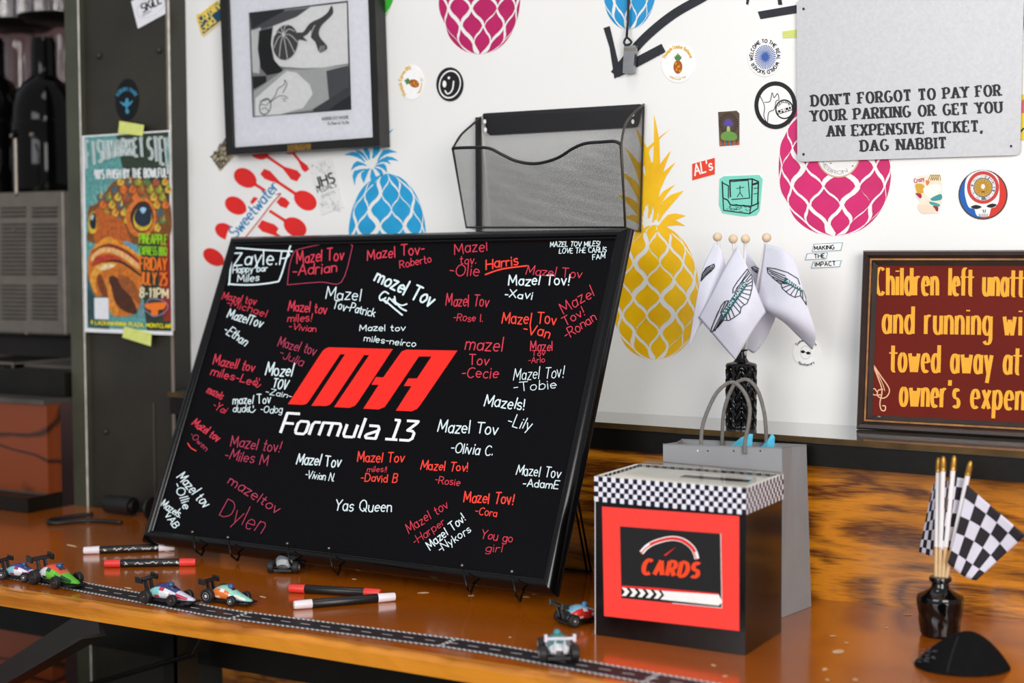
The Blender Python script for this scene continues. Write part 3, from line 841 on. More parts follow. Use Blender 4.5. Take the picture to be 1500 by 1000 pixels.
def pine_sticker(cx, cy, rx, ry, rot, label, words):
    t = sticker(label); a = t[0]; a.slab(ell(cx, cy, rx, ry), ink('fbfbfa', .3)); yo = ink('e2b23c')
    a.text(words, None, None, 4.6, yo, 1.1, l=1, arc=(cx, cy, rx * .8, ry * .8, 200 + rot, 340 + rot), gap=1.4)
    r = math.radians(rot)
    def q(x, y): return (cx + (x * math.cos(r) - y * math.sin(r)) * rx / 24, cy + (x * math.sin(r) + y * math.cos(r)) * ry / 28)
    a.poly([q(x, y) for x, y in ell(0, 5, 6.5, 10)], ink('a85a1c'), 1)
    for x, y in ((-3, 0), (2, 4), (-2, 9), (3, 11), (0, 5)): a.poly([q(*p) for p in ell(x, y, 1.5, 2)], ink('d8902c'), 2)
    for dx in (-5, -2.5, 0, 2.5, 5): a.poly([q(*p) for p in leaf(dx * .3, -4, dx, -16 + abs(dx), 1.6)], ink('4e8a4a'), 1)
    a.stroke([q(-12, 20), q(12, 20)], .6, gy, 1); a.text('Montclair NJ', None, None, 2.6, yo, .6, l=1, arc=(cx, cy, rx * .86, ry * .86, 125 + rot, 55 + rot)); done(t)


pine_sticker(603, 121, 18, 25, -75, 'white round sticker with a small pineapple turned sideways, left of the black smiling face', 'Pineapple Express BBQ')
pine_sticker(993, 93, 24, 28, 0, 'white round sticker with an upright pineapple right of the tape arrow', 'Pineapple Outdoor Barbecue')
t = sticker('black round sticker with a white smiling face'); a = t[0]
a.slab(ell(659, 123.5, 20, 25), BK); a.ring(659, 123.5, 16, 21, 1.7, WH, 1, 12); a.disc(657.5, 114, 1.9, 1.9, WH, 1); a.disc(651, 123, 2.8, 5, WH, 1)
a.stroke(spline([(652, 133), (655, 137), (659, 136), (663, 130), (664.5, 119)]), 2, WH, 1); done(t)
t = sticker('round sticker with a blue and white sunburst ringed by black lettering'); a = t[0]
a.slab(ell(1120, 83, 25, 29), ink('f6f6f5', .35)); a.disc(1121, 83.5, 15.5, 18, ink('3f62ac'), 1)
for k in range(36): a.poly([(1121 + math.cos(t0) * r * 15.5, 83.5 + math.sin(t0) * r * 18) for t0, r in ((k * PI / 18, 1.02), (k * PI / 18 + .085, 1.02), (k * PI / 18 + .045, .3))], WH, 2)
a.text('WELCOME TO THE REAL WORLD SUCKER', None, None, 5, BK, 1.2, l=1, rnd=False, arc=(1120.5, 83, 17.5, 20.5, -195, 155), gap=1.6); done(t)
t = sticker('round sticker with black ring and white dog outline beside the grey sign'); a = t[0]
a.slab(ell(1136, 154, 31, 35), BK); a.disc(1136, 154, 25, 28.5, WH, 1)
a.stroke(spline([(1112, 138), (1118, 150), (1120, 158), (1119, 170), (1124, 179), (1126, 165), (1134, 160), (1137, 148), (1141, 146), (1139, 137), (1134, 143), (1131, 136), (1128, 148), (1120, 150)]), 1.1, BK, 2)
a.disc(1149, 160, 13.5, 14.5, BK, 2); a.disc(1149, 160, 11.5, 12.5, WH, 3); a.poly([(1138, 162), (1161, 155), (1162, 161), (1139, 168)], BK, 4); a.text('CHICO', (1140, 166.5), (1160, 160), 5.5, WH, 1.1, l=5)
a.text('GENUINE', None, None, 3, BK, .7, l=4, arc=(1149, 160, 9, 9.5, 205, 325)); done(t)
t = sticker('small dark rectangular sticker with a purple mushroom'); a = t[0]
a.slab([(1052, 164), (1079, 162), (1083, 166), (1083, 212), (1054, 214)], ink('5b4a3c'))
for k in range(26):
    an = k * 2 * PI / 26; a.poly([(1067 + math.cos(an) * r_ * 14, 181 + math.sin(an) * r_ * 16) for r_ in (.45, 1)] + [(1067 + math.cos(an + .12) * 14, 181 + math.sin(an + .12) * 16)], ink('2a231d'), 1)
a.poly(spline([(1060, 182), (1063, 176), (1067, 174), (1072, 177), (1074, 183), (1067, 185)], True, 4), ink('5a4aa0'), 2); a.poly([(1065, 185), (1069, 185), (1070, 198), (1064, 198)], ink('a8c070'), 2)
a.poly(spline([(1057, 196), (1067, 192), (1078, 196), (1079, 204), (1067, 206), (1057, 204)], True, 4), ink('6c9a48'), 2)
for k in range(13): a.poly([(1054 + k * 2.2, 213 - k * .1), (1055.2 + k * 2.2, 203 + (k % 3) * 2), (1056.2 + k * 2.2, 213 - k * .1)], ink(('c8662c', '3c8aa0', 'c04a4a')[k % 3]), 3)
done(t)
t = sticker('small orange red sticker with white slanted lettering'); a = t[0]
a.slab([(1014, 240), (1047, 231), (1047, 255), (1014, 264)], ink('e8452c')); a.text("AL's", (1018, 257), (1044, 248), 15, WH, 2.2, slant=.2, l=1); done(t)
t = sticker('mint green sticker of an amplifier drawn in black lines'); a = t[0]
a.slab([(1054, 262), (1060, 258), (1112, 256), (1117, 262), (1113, 308), (1108, 315), (1090, 317), (1058, 312), (1053, 300)], ink('7fd8c4'))
for q, w_ in (([(1058, 266), (1059, 290), (1066, 293), (1070, 300), (1100, 302), (1110, 298), (1111, 266), (1102, 262), (1069, 264)], 2), ([(1059, 268), (1067, 272), (1067, 290)], 1.6), ([(1069, 264), (1070, 288)], 2), ([(1070, 266), (1096, 264), (1098, 290), (1072, 292)], 1.4),
              ([(1102, 263), (1101, 300)], 2), ([(1103, 270), (1110, 268)], 3), ([(1104, 276), (1110, 275)], 1), ([(1104, 284), (1110, 283)], 1), ([(1059, 292), (1060, 308), (1098, 313), (1100, 303)], 1.6), ([(1098, 313), (1110, 305), (1111, 296)], 1.6), ([(1084, 272), (1084, 282), (1080, 288)], 1.2), ([(1084, 282), (1088, 288)], 1.2), ([(1079, 276), (1090, 274)], 1)):
    a.stroke(q, w_, BK, 1)
for k in range(40): x, y = rd.uniform(1063, 1097), rd.uniform(299, 310); a.stroke([(x, y), (x + 2, y + .2)], .8, BK, 1)
done(t)
t = sticker('round white sticker with a gold rim half hidden under the grey sign'); a = t[0]
a.slab(ell(1228, 226, 32, 34), ink('d9b49a')); a.disc(1228, 226, 30, 32, ink('f3f1ee'), 1); a.text('HEBRON', None, None, 5, ink('9a9aa2'), .8, l=2, arc=(1228, 226, 27, 29, 160, 60)); a.disc(1217, 239, 1.5, 1, ink('c08a50'), 2); a.disc(1249, 243, 1.2, 1.2, ink('7a8a98'), 2); done(t)
t = sticker('three-line sticker of outlined white bars with black capitals'); a = t[0]
for (x0, x1, y0, y1, s_, tx0, tx1) in ((1190, 1233, 357, 369, 'MAKING', 1193, 1222), (1180, 1211, 371, 381, 'THE', 1193, 1208), (1189, 1231, 383, 393, 'IMPACT', 1194, 1224)):
    sk = (x1 - x0) * -.05
    o = [(x0 + 2, y0), (x1 + 2, y0 + sk), (x1 - 1, y1 + sk), (x0 - 1, y1)]; a.slab(o, ink('7ea6b4')); i_ = [(x0 + 3, y0 + .9), (x1 + .8, y0 + sk + 1), (x1 - 1.8, y1 + sk - .9), (x0 + .2, y1 - .9)]; a.poly(i_, ink('f3f3f2', .35), 1)
    a.text(s_, (tx0, y1 - 2.6), (tx1, y1 - 2.6 + (tx1 - tx0) * -.06), 6, BK, 1.3, l=2, rnd=False)
done(t)
t = sticker('round white sticker with dark glasses and tiny lettering behind the flags'); a = t[0]
a.slab(ell(1181, 516, 20, 20), ink('f1f1ef', .35)); a.text('Some Pattern', None, None, 4, BK, .8, l=1, arc=(1181, 516, 16, 17, 215, 325)); a.text('Apothecary', None, None, 3.2, BK, .7, l=1, arc=(1181, 516, 18.5, 19.5, 130, 50))
a.disc(1176, 515, 3, 2.2, BK, 1); a.disc(1184, 517, 3, 2.2, BK, 1); a.stroke([(1173, 514), (1188, 518)], .8, BK, 1); a.ring(1180, 516, 8, 10, .5, gy, 1); done(t)
t = sticker('round red and blue sticker with a white skull and gold lamp medallion'); a = t[0]
a.slab(ell(1440, 285, 36, 36.5), ink('4a3a34')); rdk, blu = ink('d8382c'), ink('1d62b8')
a.poly(ell(1440, 285, 34, 34.5, 0, 95, 265), blu, 1); a.poly(ell(1440, 285, 34, 34.5, 0, -85, 95), rdk, 1)
a.poly(spline([(1440, 249), (1418, 258), (1413, 278), (1416, 296), (1420, 304), (1427, 306), (1430, 314), (1434, 317), (1447, 317), (1450, 312), (1452, 305), (1458, 303), (1463, 294), (1464, 276), (1460, 258)], True, 5), WH, 2)
a.disc(1440, 274.5, 23.5, 24, ink('c9443e'), 3); a.disc(1440, 274.5, 18.5, 19, WH, 4); a.disc(1440, 274.5, 18, 18.5, ink('6a6f7c'), 5)
a.text('INTERNATIONAL BROTHERHOOD OF ELECTRICAL WORKERS', None, None, 4, WH, .9, l=6, rnd=False, arc=(1440, 274.5, 14.2, 14.6, 100, 435)); a.disc(1440, 274.5, 12.8, 13, ink('c89a3c'), 6)
for k in range(14): a.stroke([(1440 + 5 * math.cos(k * PI / 7), 274 + 5 * math.sin(k * PI / 7)), (1440 + 11 * math.cos(k * PI / 7), 274 + 11 * math.sin(k * PI / 7))], .5, ink('7a5a24'), 7)
a.disc(1440, 273, 2.6, 3.6, WH, 7); a.stroke([(1438, 281), (1442, 281)], 1.4, BK, 7)
a.poly(spline([(1422, 303), (1430, 300), (1438, 303), (1430, 306)], True, 4), BK, 7); a.poly(spline([(1445, 302), (1453, 298), (1460, 300), (1453, 304)], True, 4), BK, 7); a.stroke([(1440, 307), (1441, 311)], 1, BK, 7); a.stroke([(1443.5, 307), (1443, 311)], 1, BK, 7)
for k in range(6): a.stroke([(1434.5 + k * 2.4, 313), (1434.5 + k * 2.4, 317)], .6, BK, 7)
done(t)
t = sticker('ragged cut-out sticker in cream, teal, pink and gold'); a = t[0]
a.slab([(1339, 262), (1343, 258), (1356, 256), (1375, 253), (1380, 268), (1379, 300), (1374, 312), (1350, 313), (1344, 302), (1348, 294), (1342, 288)], ink('f3e6d4'))
for q, c in (([(1341, 270), (1352, 270), (1355, 280), (1345, 284)], 'd8a83c'), ([(1352, 278), (1362, 270), (1378, 272), (1376, 284), (1362, 290)], 'f7f4ec'), ([(1364, 290), (1378, 284), (1379, 292), (1366, 294)], '3f9a98'), ([(1362, 295), (1376, 299), (1374, 303), (1363, 299)], '4aa29e'), ([(1366, 302), (1374, 303), (1373, 310)], '9a3040'), ([(1345, 300), (1364, 301), (1370, 310), (1350, 311)], 'f6dcc4'), ([(1356, 264), (1362, 266), (1358, 272)], 'e8823c'), ([(1341, 283), (1347, 290), (1350, 289), (1349, 284)], 'b02a48')):
    a.poly(spline(q, True, 4), ink(c), 1)
for i in range(5): a.stroke(spline([(1360 + i * 3, 264), (1364 + i * 3, 256), (1366 + i * 3, 264)], False, 4), 1, ink('a8842c'), 2)
a.text('Crazy', (1340, 268), (1354, 264), 6, ink('b0306a'), 1, l=2); done(t)
t = sticker('yellow and pink sticker mostly hidden behind the right edge of the grey sign'); a = t[0]
a.slab(ell(1500, 172, 14, 34), ink('e8cf3c')); a.poly([(1490, 150), (1512, 140), (1512, 165), (1492, 166)], ink('d86a78'), 1); a.stroke(spline([(1493, 196), (1500, 188), (1508, 190)]), 2.4, BK, 1); done(t)
t = sticker('blue and red sticker cut off at the top right corner behind the grey sign'); a = t[0]
a.slab(ell(1503, 24, 12, 20), ink('8fa8d0')); a.poly([(1494, 24), (1516, 22), (1516, 38), (1496, 40)], ink('c84a52'), 1); done(t)

# ------------------------------------------------------------------ grey metal sign
def rrect(c, r):
    """rounded quadrilateral in photo units"""
    out = []
    for i in range(4):
        p = Vector(c[i]); a_ = (Vector(c[i - 1]) - p).normalized() * r; b_ = (Vector(c[(i + 1) % 4]) - p).normalized() * r
        for k in range(6):
            t_ = k / 5; q = (p + a_) * (1 - t_) ** 2 + p * 2 * t_ * (1 - t_) + (p + b_) * t_ * t_; out.append((q.x, q.y))
    return out


ps = empty('parking_sign', onY(1330, 232, -.004), 'grey metal sign with black parking warning lettering at the top right', 'sign')
sg = pm('grey_sign_metal', 'c0c0c2', .42, metal=.25, var=.05, scale=260, bump=.05)
b = MB(); b.prism([onY(x, y, -.006) for x, y in rrect([(1167, -1), (1168, 237), (1494, 227), (1500, -18)], 9)][::-1], (0, .002, 0), sg); b.build('plate', ps)
a = Art(wallsurf(-.006), .0003); ln = ink('2b2b2e')
for s_, p0, p1 in (("DON'T FORGOT TO PAY FOR", (1190, 155.5), (1465, 140)), ("YOUR PARKING OR GET YOU", (1189, 178), (1467, 164.5)), ("AN EXPENSIVE TICKET,", (1213, 200), (1438, 192.5)), ("DAG NABBIT", (1262, 221.5), (1385, 217))):
    a.text(s_, p0, p1, 16, ln, 3.9, 1.9, 0, 1, False, serif=.85, gap=3.9)
a.build('lettering', ps)
for px, py in ((1177, 13), (1177, 226), (1481, 214)):
    a = Art(wallsurf(-.006), .0004); a.disc(px, py, 1.8, 2, ln, 0); a.build('hole', ps)

# ------------------------------------------------------------------ red wooden sign standing on the ledge
bs = Vector((-.57, -.032, .2037)); tz = .2225
su = Vector((0, .022, tz)).normalized(); sn = Vector((0, -su.z, su.y)); SX = Vector((1, 0, 0))
RS = planesurf(bs, sn)
rs = empty('wooden_sign', bs + Vector((.3, 0, 0)), 'dark red wooden sign with yellow lettering leaning on the wall above the ledge', 'sign')
dkw = pm('dark_brown_frame', '2c1a12', .3, var=.3, scale=30, coat=.4); gold = pm('gold_bead', '8a5a28', .4, metal=.3, var=.4, scale=60)
maroon = pm('maroon_board', '6a1a0d', .5, var=.12, scale=8, bump=.03, spec=.12)
xl_ = onP(1262, 500, bs, sn).x; wsg, hsg = .60, .2235


def sp_(x, z, d): return Vector((xl_, bs.y, bs.z)) + SX * x + su * z + sn * d


b = MB(); b.prism([sp_(.004, .004, .004), sp_(wsg - .004, .004, .004), sp_(wsg - .004, hsg - .004, .004), sp_(.004, hsg - .004, .004)], -sn * .006, maroon); b.build('board', rs)
fw = .0185
for nm, c in (('frame_rail', [(0, 0), (wsg, 0), (wsg - fw, fw), (fw, fw)]), ('frame_rail', [(wsg, 0), (wsg, hsg), (wsg - fw, hsg - fw), (wsg - fw, fw)]), ('frame_rail', [(wsg, hsg), (0, hsg), (fw, hsg - fw), (wsg - fw, hsg - fw)]), ('frame_rail', [(0, hsg), (0, 0), (fw, fw), (fw, hsg - fw)])):
    b = MB()
    o1, o2, i2, i1 = c
    def L_(p, q, t_): return (p[0] + (q[0] - p[0]) * t_, p[1] + (q[1] - p[1]) * t_)
    prof_ = [(0, 0), (0, .008), (.12, .013), (.35, .014), (.5, .0105), (.56, .0115), (.68, .0115), (.72, .009), (1, .0045)]
    for k_ in range(len(prof_) - 1):
        (t0, h0), (t1, h1) = prof_[k_], prof_[k_ + 1]
        b.face([sp_(*L_(o1, i1, t0), h0), sp_(*L_(o2, i2, t0), h0), sp_(*L_(o2, i2, t1), h1), sp_(*L_(o1, i1, t1), h1)], gold if k_ == 5 else dkw)
    b.face([sp_(*o1, 0), sp_(*o2, 0), sp_(*i2, 0), sp_(*i1, 0)], dkw)
    b.build(nm, rs)
RSB = planesurf(bs + sn * .004, sn); a = Art(RSB, .0003); yel = ink('f2ab2c', .5)
for s_, p0, p1 in (('Children', (1284, 432), (1373, 432.5)), ('left', (1391, 432.5), (1424, 433)), ('unattended', (1441, 433), (1566, 436)), ('and', (1294, 488), (1337, 488.7)), ('running', (1356, 489), (1451, 490.5)), ('wild', (1471, 490.8), (1522, 491.5)),
                   ('towed', (1305, 544), (1375, 545.5)), ('away', (1394, 546), (1452, 547.3)), ('at', (1471, 547.5), (1493, 548.3)), ("owner's", (1319, 594.5), (1404, 597)), ('expense', (1423, 597.5), (1530, 602))):
    a.text(s_, p0, p1, 40, yel, 5.6, 2.4, .0, 1, False, gap=3.3, xh=6.8, alt={'t': 't_', 'f': 'f_'})
a.build('lettering', rs)
a = Art(RSB, .0003); cr = ink('e8b48c')
for q, w_ in (([(1278, 532), (1290, 550), (1302, 568), (1301, 578), (1294, 583), (1286, 580), (1286, 572), (1293, 570)], 1.7), ([(1279, 535), (1287, 555), (1292, 572), (1289, 590), (1291, 600), (1296, 601), (1297, 595), (1293, 594)], 1.8), ([(1290, 578), (1280, 578), (1277, 572), (1281, 569), (1284, 573)], 1.6), ([(1279, 533), (1292, 560), (1296, 572)], 1.2)):
    a.stroke(spline(q), w_, cr, 1)
a.build('leaf_ornament', rs)
for px, py in ((1281, 386), (1288, 610)):
    p = onP(px, py, bs + sn * .004, sn); b = MB(); b.ball(p, .0032, stain, 10, .5); b.build('screw', rs)
a = Art(RSB, .0003); a.poly(spline([(1415, 621), (1418, 615), (1421, 619), (1422, 624), (1416, 625)], True, 4), cr, 0); a.build('chip', rs)

# ------------------------------------------------------------------ framed photograph
pane = bpy.data.materials.new('window_pane'); pane.use_nodes = True; nt = pane.node_tree; nt.nodes.remove(nt.nodes['Principled BSDF'])
tr_, gl_, mx_, fr_ = N(nt, 'ShaderNodeBsdfTransparent'), N(nt, 'ShaderNodeBsdfGlossy'), N(nt, 'ShaderNodeMixShader'), N(nt, 'ShaderNodeFresnel')
gl_.inputs['Roughness'].default_value = .02; fr_.inputs['IOR'].default_value = 1.4
nt.links.new(fr_.outputs[0], mx_.inputs[0]); nt.links.new(tr_.outputs[0], mx_.inputs[1]); nt.links.new(gl_.outputs[0], mx_.inputs[2]); nt.links.new(mx_.outputs[0], nt.nodes['Material Output'].inputs[0])
YP = -.028
pf = empty('framed_photo', onY(440, 220, -.015), 'black framed black-and-white photo of tattooed arms hung at the top left', 'picture')
fo = [(331.4, 227), (556.5, 214), (548, -34), (321, -22)]; fi = [(341, 216), (546, 201), (538.5, -20), (333, -9)]
frm = pm('black_picture_frame', '1b1a1a', .35, var=.2, scale=50, spec=.4)
for i in range(4):
    j = (i + 1) % 4; b = MB(); q = [onY(*p, YP) for p in (fo[i], fo[j], fi[j], fi[i])]; b.prism(q, (0, -YP - .002, 0), frm); b.build('frame_rail', pf, bevel=.001)
b = MB(); b.face([onY(*p, YP + .006) for p in [(338, 219), (550, 204), (542, -26), (329, -14)]], ink('f6f6fb', .6)); b.build('mat', pf)
MP = wallsurf(YP + .006)
a = Art(MP, .0003)


def q5(*pts): return [(350 + x / 5, y / 5) for x, y in pts]


a.poly(q5((73, 93), (798, 5), (823, 803), (101, 858)), ink('141414'), 0); a.poly(q5((80, 100), (790, 14), (815, 797), (108, 850)), ink('8f8f90'), 1)
photo = [('2b2b2c', q5((80, 100), (330, 70), (330, 90), (90, 215))), ('55555a', q5((90, 215), (330, 80), (520, 60), (420, 130), (250, 190), (140, 220))),
         ('f0f0ee', q5((250, 190), (420, 125), (525, 50), (790, 20), (800, 465), (620, 495), (470, 500), (330, 490), (270, 480), (235, 330))), ('d8d8d6', q5((88, 225), (160, 200), (150, 540), (100, 530))),
         ('0f0e0e', q5((148, 225), (248, 203), (232, 300), (250, 430), (320, 512), (310, 530), (205, 552), (160, 500), (138, 360))), ('1c1c1e', q5((98, 560), (200, 555), (200, 600), (105, 655))),
         ('bcbcbb', q5((108, 670), (340, 505), (470, 510), (800, 475), (808, 630), (560, 800), (300, 838), (110, 850))), ('eeeeec', q5((120, 720), (350, 520), (420, 530), (520, 620), (540, 690), (470, 790), (300, 838), (120, 850))),
         ('55565a', q5((640, 520), (800, 480), (808, 630), (660, 730))), ('47484c', q5((540, 800), (806, 635), (812, 797), (545, 815))), ('2a2a2c', q5((700, 770), (812, 700), (813, 795), (660, 803)))]
for k_, (c, q) in enumerate(photo): a.poly(q, ink(c), 2 + k_)
tk, lt = ink('3a3a3c'), ink('cfcfcd')
a.poly(ell(350 + 340 / 5, 310 / 5, 18, 26, 10), tk, 14)
for k_ in range(9):
    an = math.radians(-160 + k_ * 40); a.stroke(spline([(350 + 325 / 5, 255 / 5), (350 + 325 / 5 + 9 * math.cos(an) + 1, 255 / 5 + 13 * math.sin(an)), (350 + 340 / 5 + 18 * math.cos(an), 310 / 5 + 25 * math.sin(an))], False, 4), .8, lt, 15)
a.poly(spline(q5((425, 240), (470, 235), (520, 170), (600, 130), (650, 90), (678, 40), (688, 90), (660, 130), (600, 190), (585, 260), (640, 330), (640, 360), (600, 385), (580, 370), (560, 310), (525, 270), (530, 215), (500, 250), (470, 270), (500, 300), (440, 290), (430, 300)), True, 3), tk, 14)
a.stroke(spline(q5((555, 185), (535, 230), (525, 265))), .8, lt, 15)
for x in (600, 615, 630): a.stroke(q5((x - 10, 380), (x - 2, 335)), .6, lt, 15)
dk2 = ink('35353a')
a.ring(350 + 192 / 5, 780 / 5, 8.5, 12.5, 1, dk2, 15, 15); a.stroke(spline(q5((160, 760), (200, 770), (225, 740))), .8, dk2, 15); a.stroke(spline(q5((165, 800), (195, 790), (215, 815))), .8, dk2, 15); a.stroke(spline(q5((150, 740), (190, 735), (220, 720))), .8, dk2, 15)
for q in (q5((225, 745), (265, 700), (285, 650), (330, 620), (335, 585), (350, 620), (320, 680)), q5((230, 748), (290, 705), (340, 705), (358, 720)), q5((320, 722), (345, 725)), q5((325, 738), (342, 740))): a.stroke(spline(q), .8, dk2, 15)
tag(a.build('photo_print', pf))
a = Art(MP, .0003); a.text('AUDERE EST FACERE', (471.5, 176), (510.5, 173.5), 4, ink('77777c'), .7, l=1); a.text('To Dare Is To Do', (480, 183), (511, 181), 4, ink('77777c'), .7, l=1); a.build('caption', pf)
b = MB(); b.prism([onY(x, y, YP - .0005) for x, y in ((421, 212), (455, 209.5), (455.5, 219), (421.5, 221.5))], (0, .001, 0), pm('brass', '8a6a34', .4, metal=.7, var=.4, scale=200)); b.build('plaque', pf)
b = MB(); b.face([onY(*p, YP + .004) for p in [(338, 219), (550, 204), (542, -26), (329, -14)]], pane); b.build('glass_pane', pf)

# ------------------------------------------------------------------ fish poster on the steel column
FP = wallsurf(YC - .0125)
fp = empty('poster', onY(187, 488, YC - .0125), 'colourful fish concert poster taped to the steel column', 'poster')
a = Art(FP, 0); cor = [(120, 199), (249, 190.5), (253, 491), (124.5, 486)]; b = MB()
b.prism([onY(x, y, YC - .0125) for x, y in cor], (0, .0006, 0), ink('e8eaee', .45)); b.build('paper', fp)
a = Art(FP, .0003, .00008)


def fz(*p): return [(120 + x / 6.25, 180 + y / 6.25) for x, y in p]     # upper half
def fy(*p): return [(120 + x / 5.557, 330 + y / 5.555) for x, y in p]   # lower half


def fpoly(c, pts, l, sm=True): a.poly(spline(pts, True, 4) if sm else pts, pm('print_' + c, c, .45, var=.3, scale=160), l)


fpoly('5a9a98', [(123.5, 201), (247, 193), (251, 485), (128, 480)], 0, False)
fpoly('2b3a2a', [(170, 198), (247, 193), (251, 485), (215, 484), (196, 300), (178, 240)], 1, False); fpoly('2f5f62', [(127, 400), (150, 400), (160, 482), (128, 480)], 1, False)
for k_ in range(14):   # rays
    an = math.radians(150 + k_ * 11); a.stroke([(160, 330), (160 + 34 * math.cos(an), 330 + 60 * math.sin(an))], 1.2, ink('9cc4b8'), 2)
fpoly('7a4a1c', fz((60, 780), (130, 740), (210, 640), (300, 530), (480, 500), (620, 540), (740, 640), (810, 760), (815, 1000), (700, 1100), (100, 1100), (60, 960)), 3)
cols = ['c8a832', '8a9a34', 'd8702c', '5a7a4a', 'e0b040', 'b85028', '46606a']
for r_ in range(7):
    for k_ in range(8):
        x = 190 + k_ * 82 + (r_ % 2) * 40 - r_ * 12; y = 540 + r_ * 70
        if (x < 300 and y < 640) or x > 800 or (430 < x < 660 and 700 < y) or (x < 330 and y > 880): continue
        c = cols[(r_ * 3 + k_ * 2 + (r_ * k_) % 3) % 7]
        fpoly(c, fz((x, y - 45), (x + 34, y), (x + 12, y + 38), (x - 28, y + 26), (x - 34, y - 6)), 4 + r_ % 2, False)
        fpoly(cols[(r_ + k_ * 3 + 2) % 7], fz((x + 8, y - 60), (x + 18, y + 4), (x - 6, y + 14)), 6, False)
fpoly('d2722c', fz((400, 860), (430, 760), (510, 690), (600, 690), (660, 770), (680, 880), (640, 990), (540, 1040), (440, 1000)), 7)
fpoly('3c2418', fz((440, 860), (500, 740), (590, 720), (645, 800), (650, 900), (600, 990), (500, 990)), 8)
fpoly('d8b42c', fz((470, 870), (520, 770), (600, 760), (640, 850), (635, 930), (580, 985), (500, 970)), 9); fpoly('1a2a3e', fz((480, 850), (530, 760), (600, 760), (635, 840), (620, 920), (560, 950), (500, 920)), 10); fpoly('9cc4dc', fz((530, 790), (560, 770), (590, 790), (560, 830)), 11)
fpoly('d8b42c', fz((60, 950), (70, 850), (110, 810), (135, 880), (130, 990), (80, 1010)), 8); fpoly('14202c', fz((70, 910), (90, 830), (120, 830), (132, 900), (120, 970), (85, 960)), 9); fpoly('b8ccd0', fz((80, 870), (95, 840), (108, 850), (95, 890)), 10)
fpoly('b85c1e', fz((130, 940), (150, 780), (230, 830), (300, 850), (380, 900), (420, 1010), (430, 1100), (130, 1100)), 7)
# mouth, lips and chin in bands
fpoly('c8701e', fy((60, 240), (110, 160), (210, 95), (260, 100), (360, 150), (470, 210), (480, 330), (480, 480), (470, 640), (420, 720), (330, 740), (240, 720), (220, 560), (120, 580), (70, 480), (48, 380)), 12)
fpoly('e0962c', fy((100, 170), (200, 95), (260, 110), (330, 160), (460, 190), (470, 260), (350, 190), (220, 150), (130, 190)), 13)
fpoly('5c9ab0', fy((330, 130), (400, 140), (470, 200), (470, 240), (400, 190)), 14)
fpoly('8a2c14', fy((75, 230), (140, 170), (240, 150), (360, 200), (470, 290), (470, 310), (350, 225), (230, 185), (140, 200)), 14)
fpoly('e6b070', fy((80, 250), (140, 190), (240, 180), (360, 230), (465, 320), (465, 360), (340, 270), (220, 220), (130, 240), (80, 300)), 14)
fpoly('b83a20', fy((80, 330), (110, 260), (190, 235), (280, 250), (330, 280), (230, 280), (130, 310)), 15); fpoly('3a1c10', fy((100, 330), (200, 280), (320, 285), (470, 390), (470, 410), (320, 310), (200, 300)), 15)
fpoly('e8a038', fy((70, 420), (110, 330), (200, 300), (290, 310), (230, 350), (150, 380), (110, 460), (120, 550), (80, 500)), 16); fpoly('ecd0a0', fy((130, 350), (200, 315), (270, 325), (200, 360)), 17)
fpoly('4a2410', fy((220, 430), (280, 420), (360, 520), (430, 640), (440, 720), (330, 690), (260, 600)), 17); fpoly('9a5420', fy((300, 400), (400, 440), (470, 560), (470, 640), (380, 560), (310, 480)), 18); fpoly('d88a30', fy((180, 430), (230, 480), (260, 600), (300, 720), (240, 720), (200, 600)), 18); fpoly('7a3a14', fy((120, 430), (150, 400), (190, 480), (220, 600), (200, 600), (150, 540)), 18)
fpoly('2a4a4c', fy((45, 540), (85, 580), (90, 770), (50, 770)), 13)
fpoly('8a2a18', [(236, 300), (248, 300), (251, 470), (240, 470), (232, 400)], 3, False)
a.build('fish_print', fp)
a = Art(FP, .0022, .0001); wt = ink('dfe6e6'); ou = ink('2a7a74')
arcP = [('FISHMARKET', 126, 213), ('STEW', 217, 252)]
for s_, x0, x1 in arcP:
    tot = len(s_)
    for i, c in enumerate(s_):
        xa_ = x0 + (x1 - x0) * i / tot; xb_ = x0 + (x1 - x0) * (i + 1) / tot - 2; xm = (xa_ + xb_) / 2
        dn = 250 - 22 * math.sin((xm - 126) / 126 * PI) ** .8; up_ = 207 - (xm - 126) * .05; 
        a.text(c, (xa_ + 1, dn), (xb_, dn - .4), dn - up_, wt, 3.9, l=0, rnd=False); a.text(c, (xa_ + 1, dn), (xb_, dn - .4), dn - up_, ou, 1.0, l=2, rnd=False)
a.build('headline', fp)
a = Art(FP, .0022, .0001); a.text("90'S PHISH BY THE BOWLFUL!", (139, 262), (246, 259), 13, wt, 2.3, l=1, rnd=False, gap=2.6)
a.build('tagline', fp); a = Art(FP, .0022, .0001)
gr, og, cm, yw = ink('8fd22c'), ink('f07a28'), ink('ece0b8'), ink('f0e428')
a.text('PINEAPPLE', (204, 356), (244, 358), 14, gr, 1.8, l=1, rnd=False); a.text('EXPRESS BBQ', (204, 373), (244, 374), 12, gr, 1.6, l=1, rnd=False)
a.text('FRIDAY', (205, 395), (244, 396), 18, og, 2.5, l=1, rnd=False); a.text('JULY 25', (205, 416), (244, 418), 18, og, 2.5, l=1, rnd=False); a.text('8-11PM', (205, 435), (246, 437), 14, cm, 2.4, l=1, rnd=False)
a.build('event_details', fp)
a = Art(FP, .0022, .0001); a.text('9 LACKAWANNA PLAZA, MONTCLAIR', (133, 475), (251, 480.5), 5.6, yw, 1.2, l=1, rnd=False)
a.build('address_line', fp)
a = Art(FP, .0022, .0001); a.slab(rrect([(138, 436), (159, 436), (159.5, 468), (138.5, 467)], 2), ink('e4e8ee')); a.build('white_box', fp)
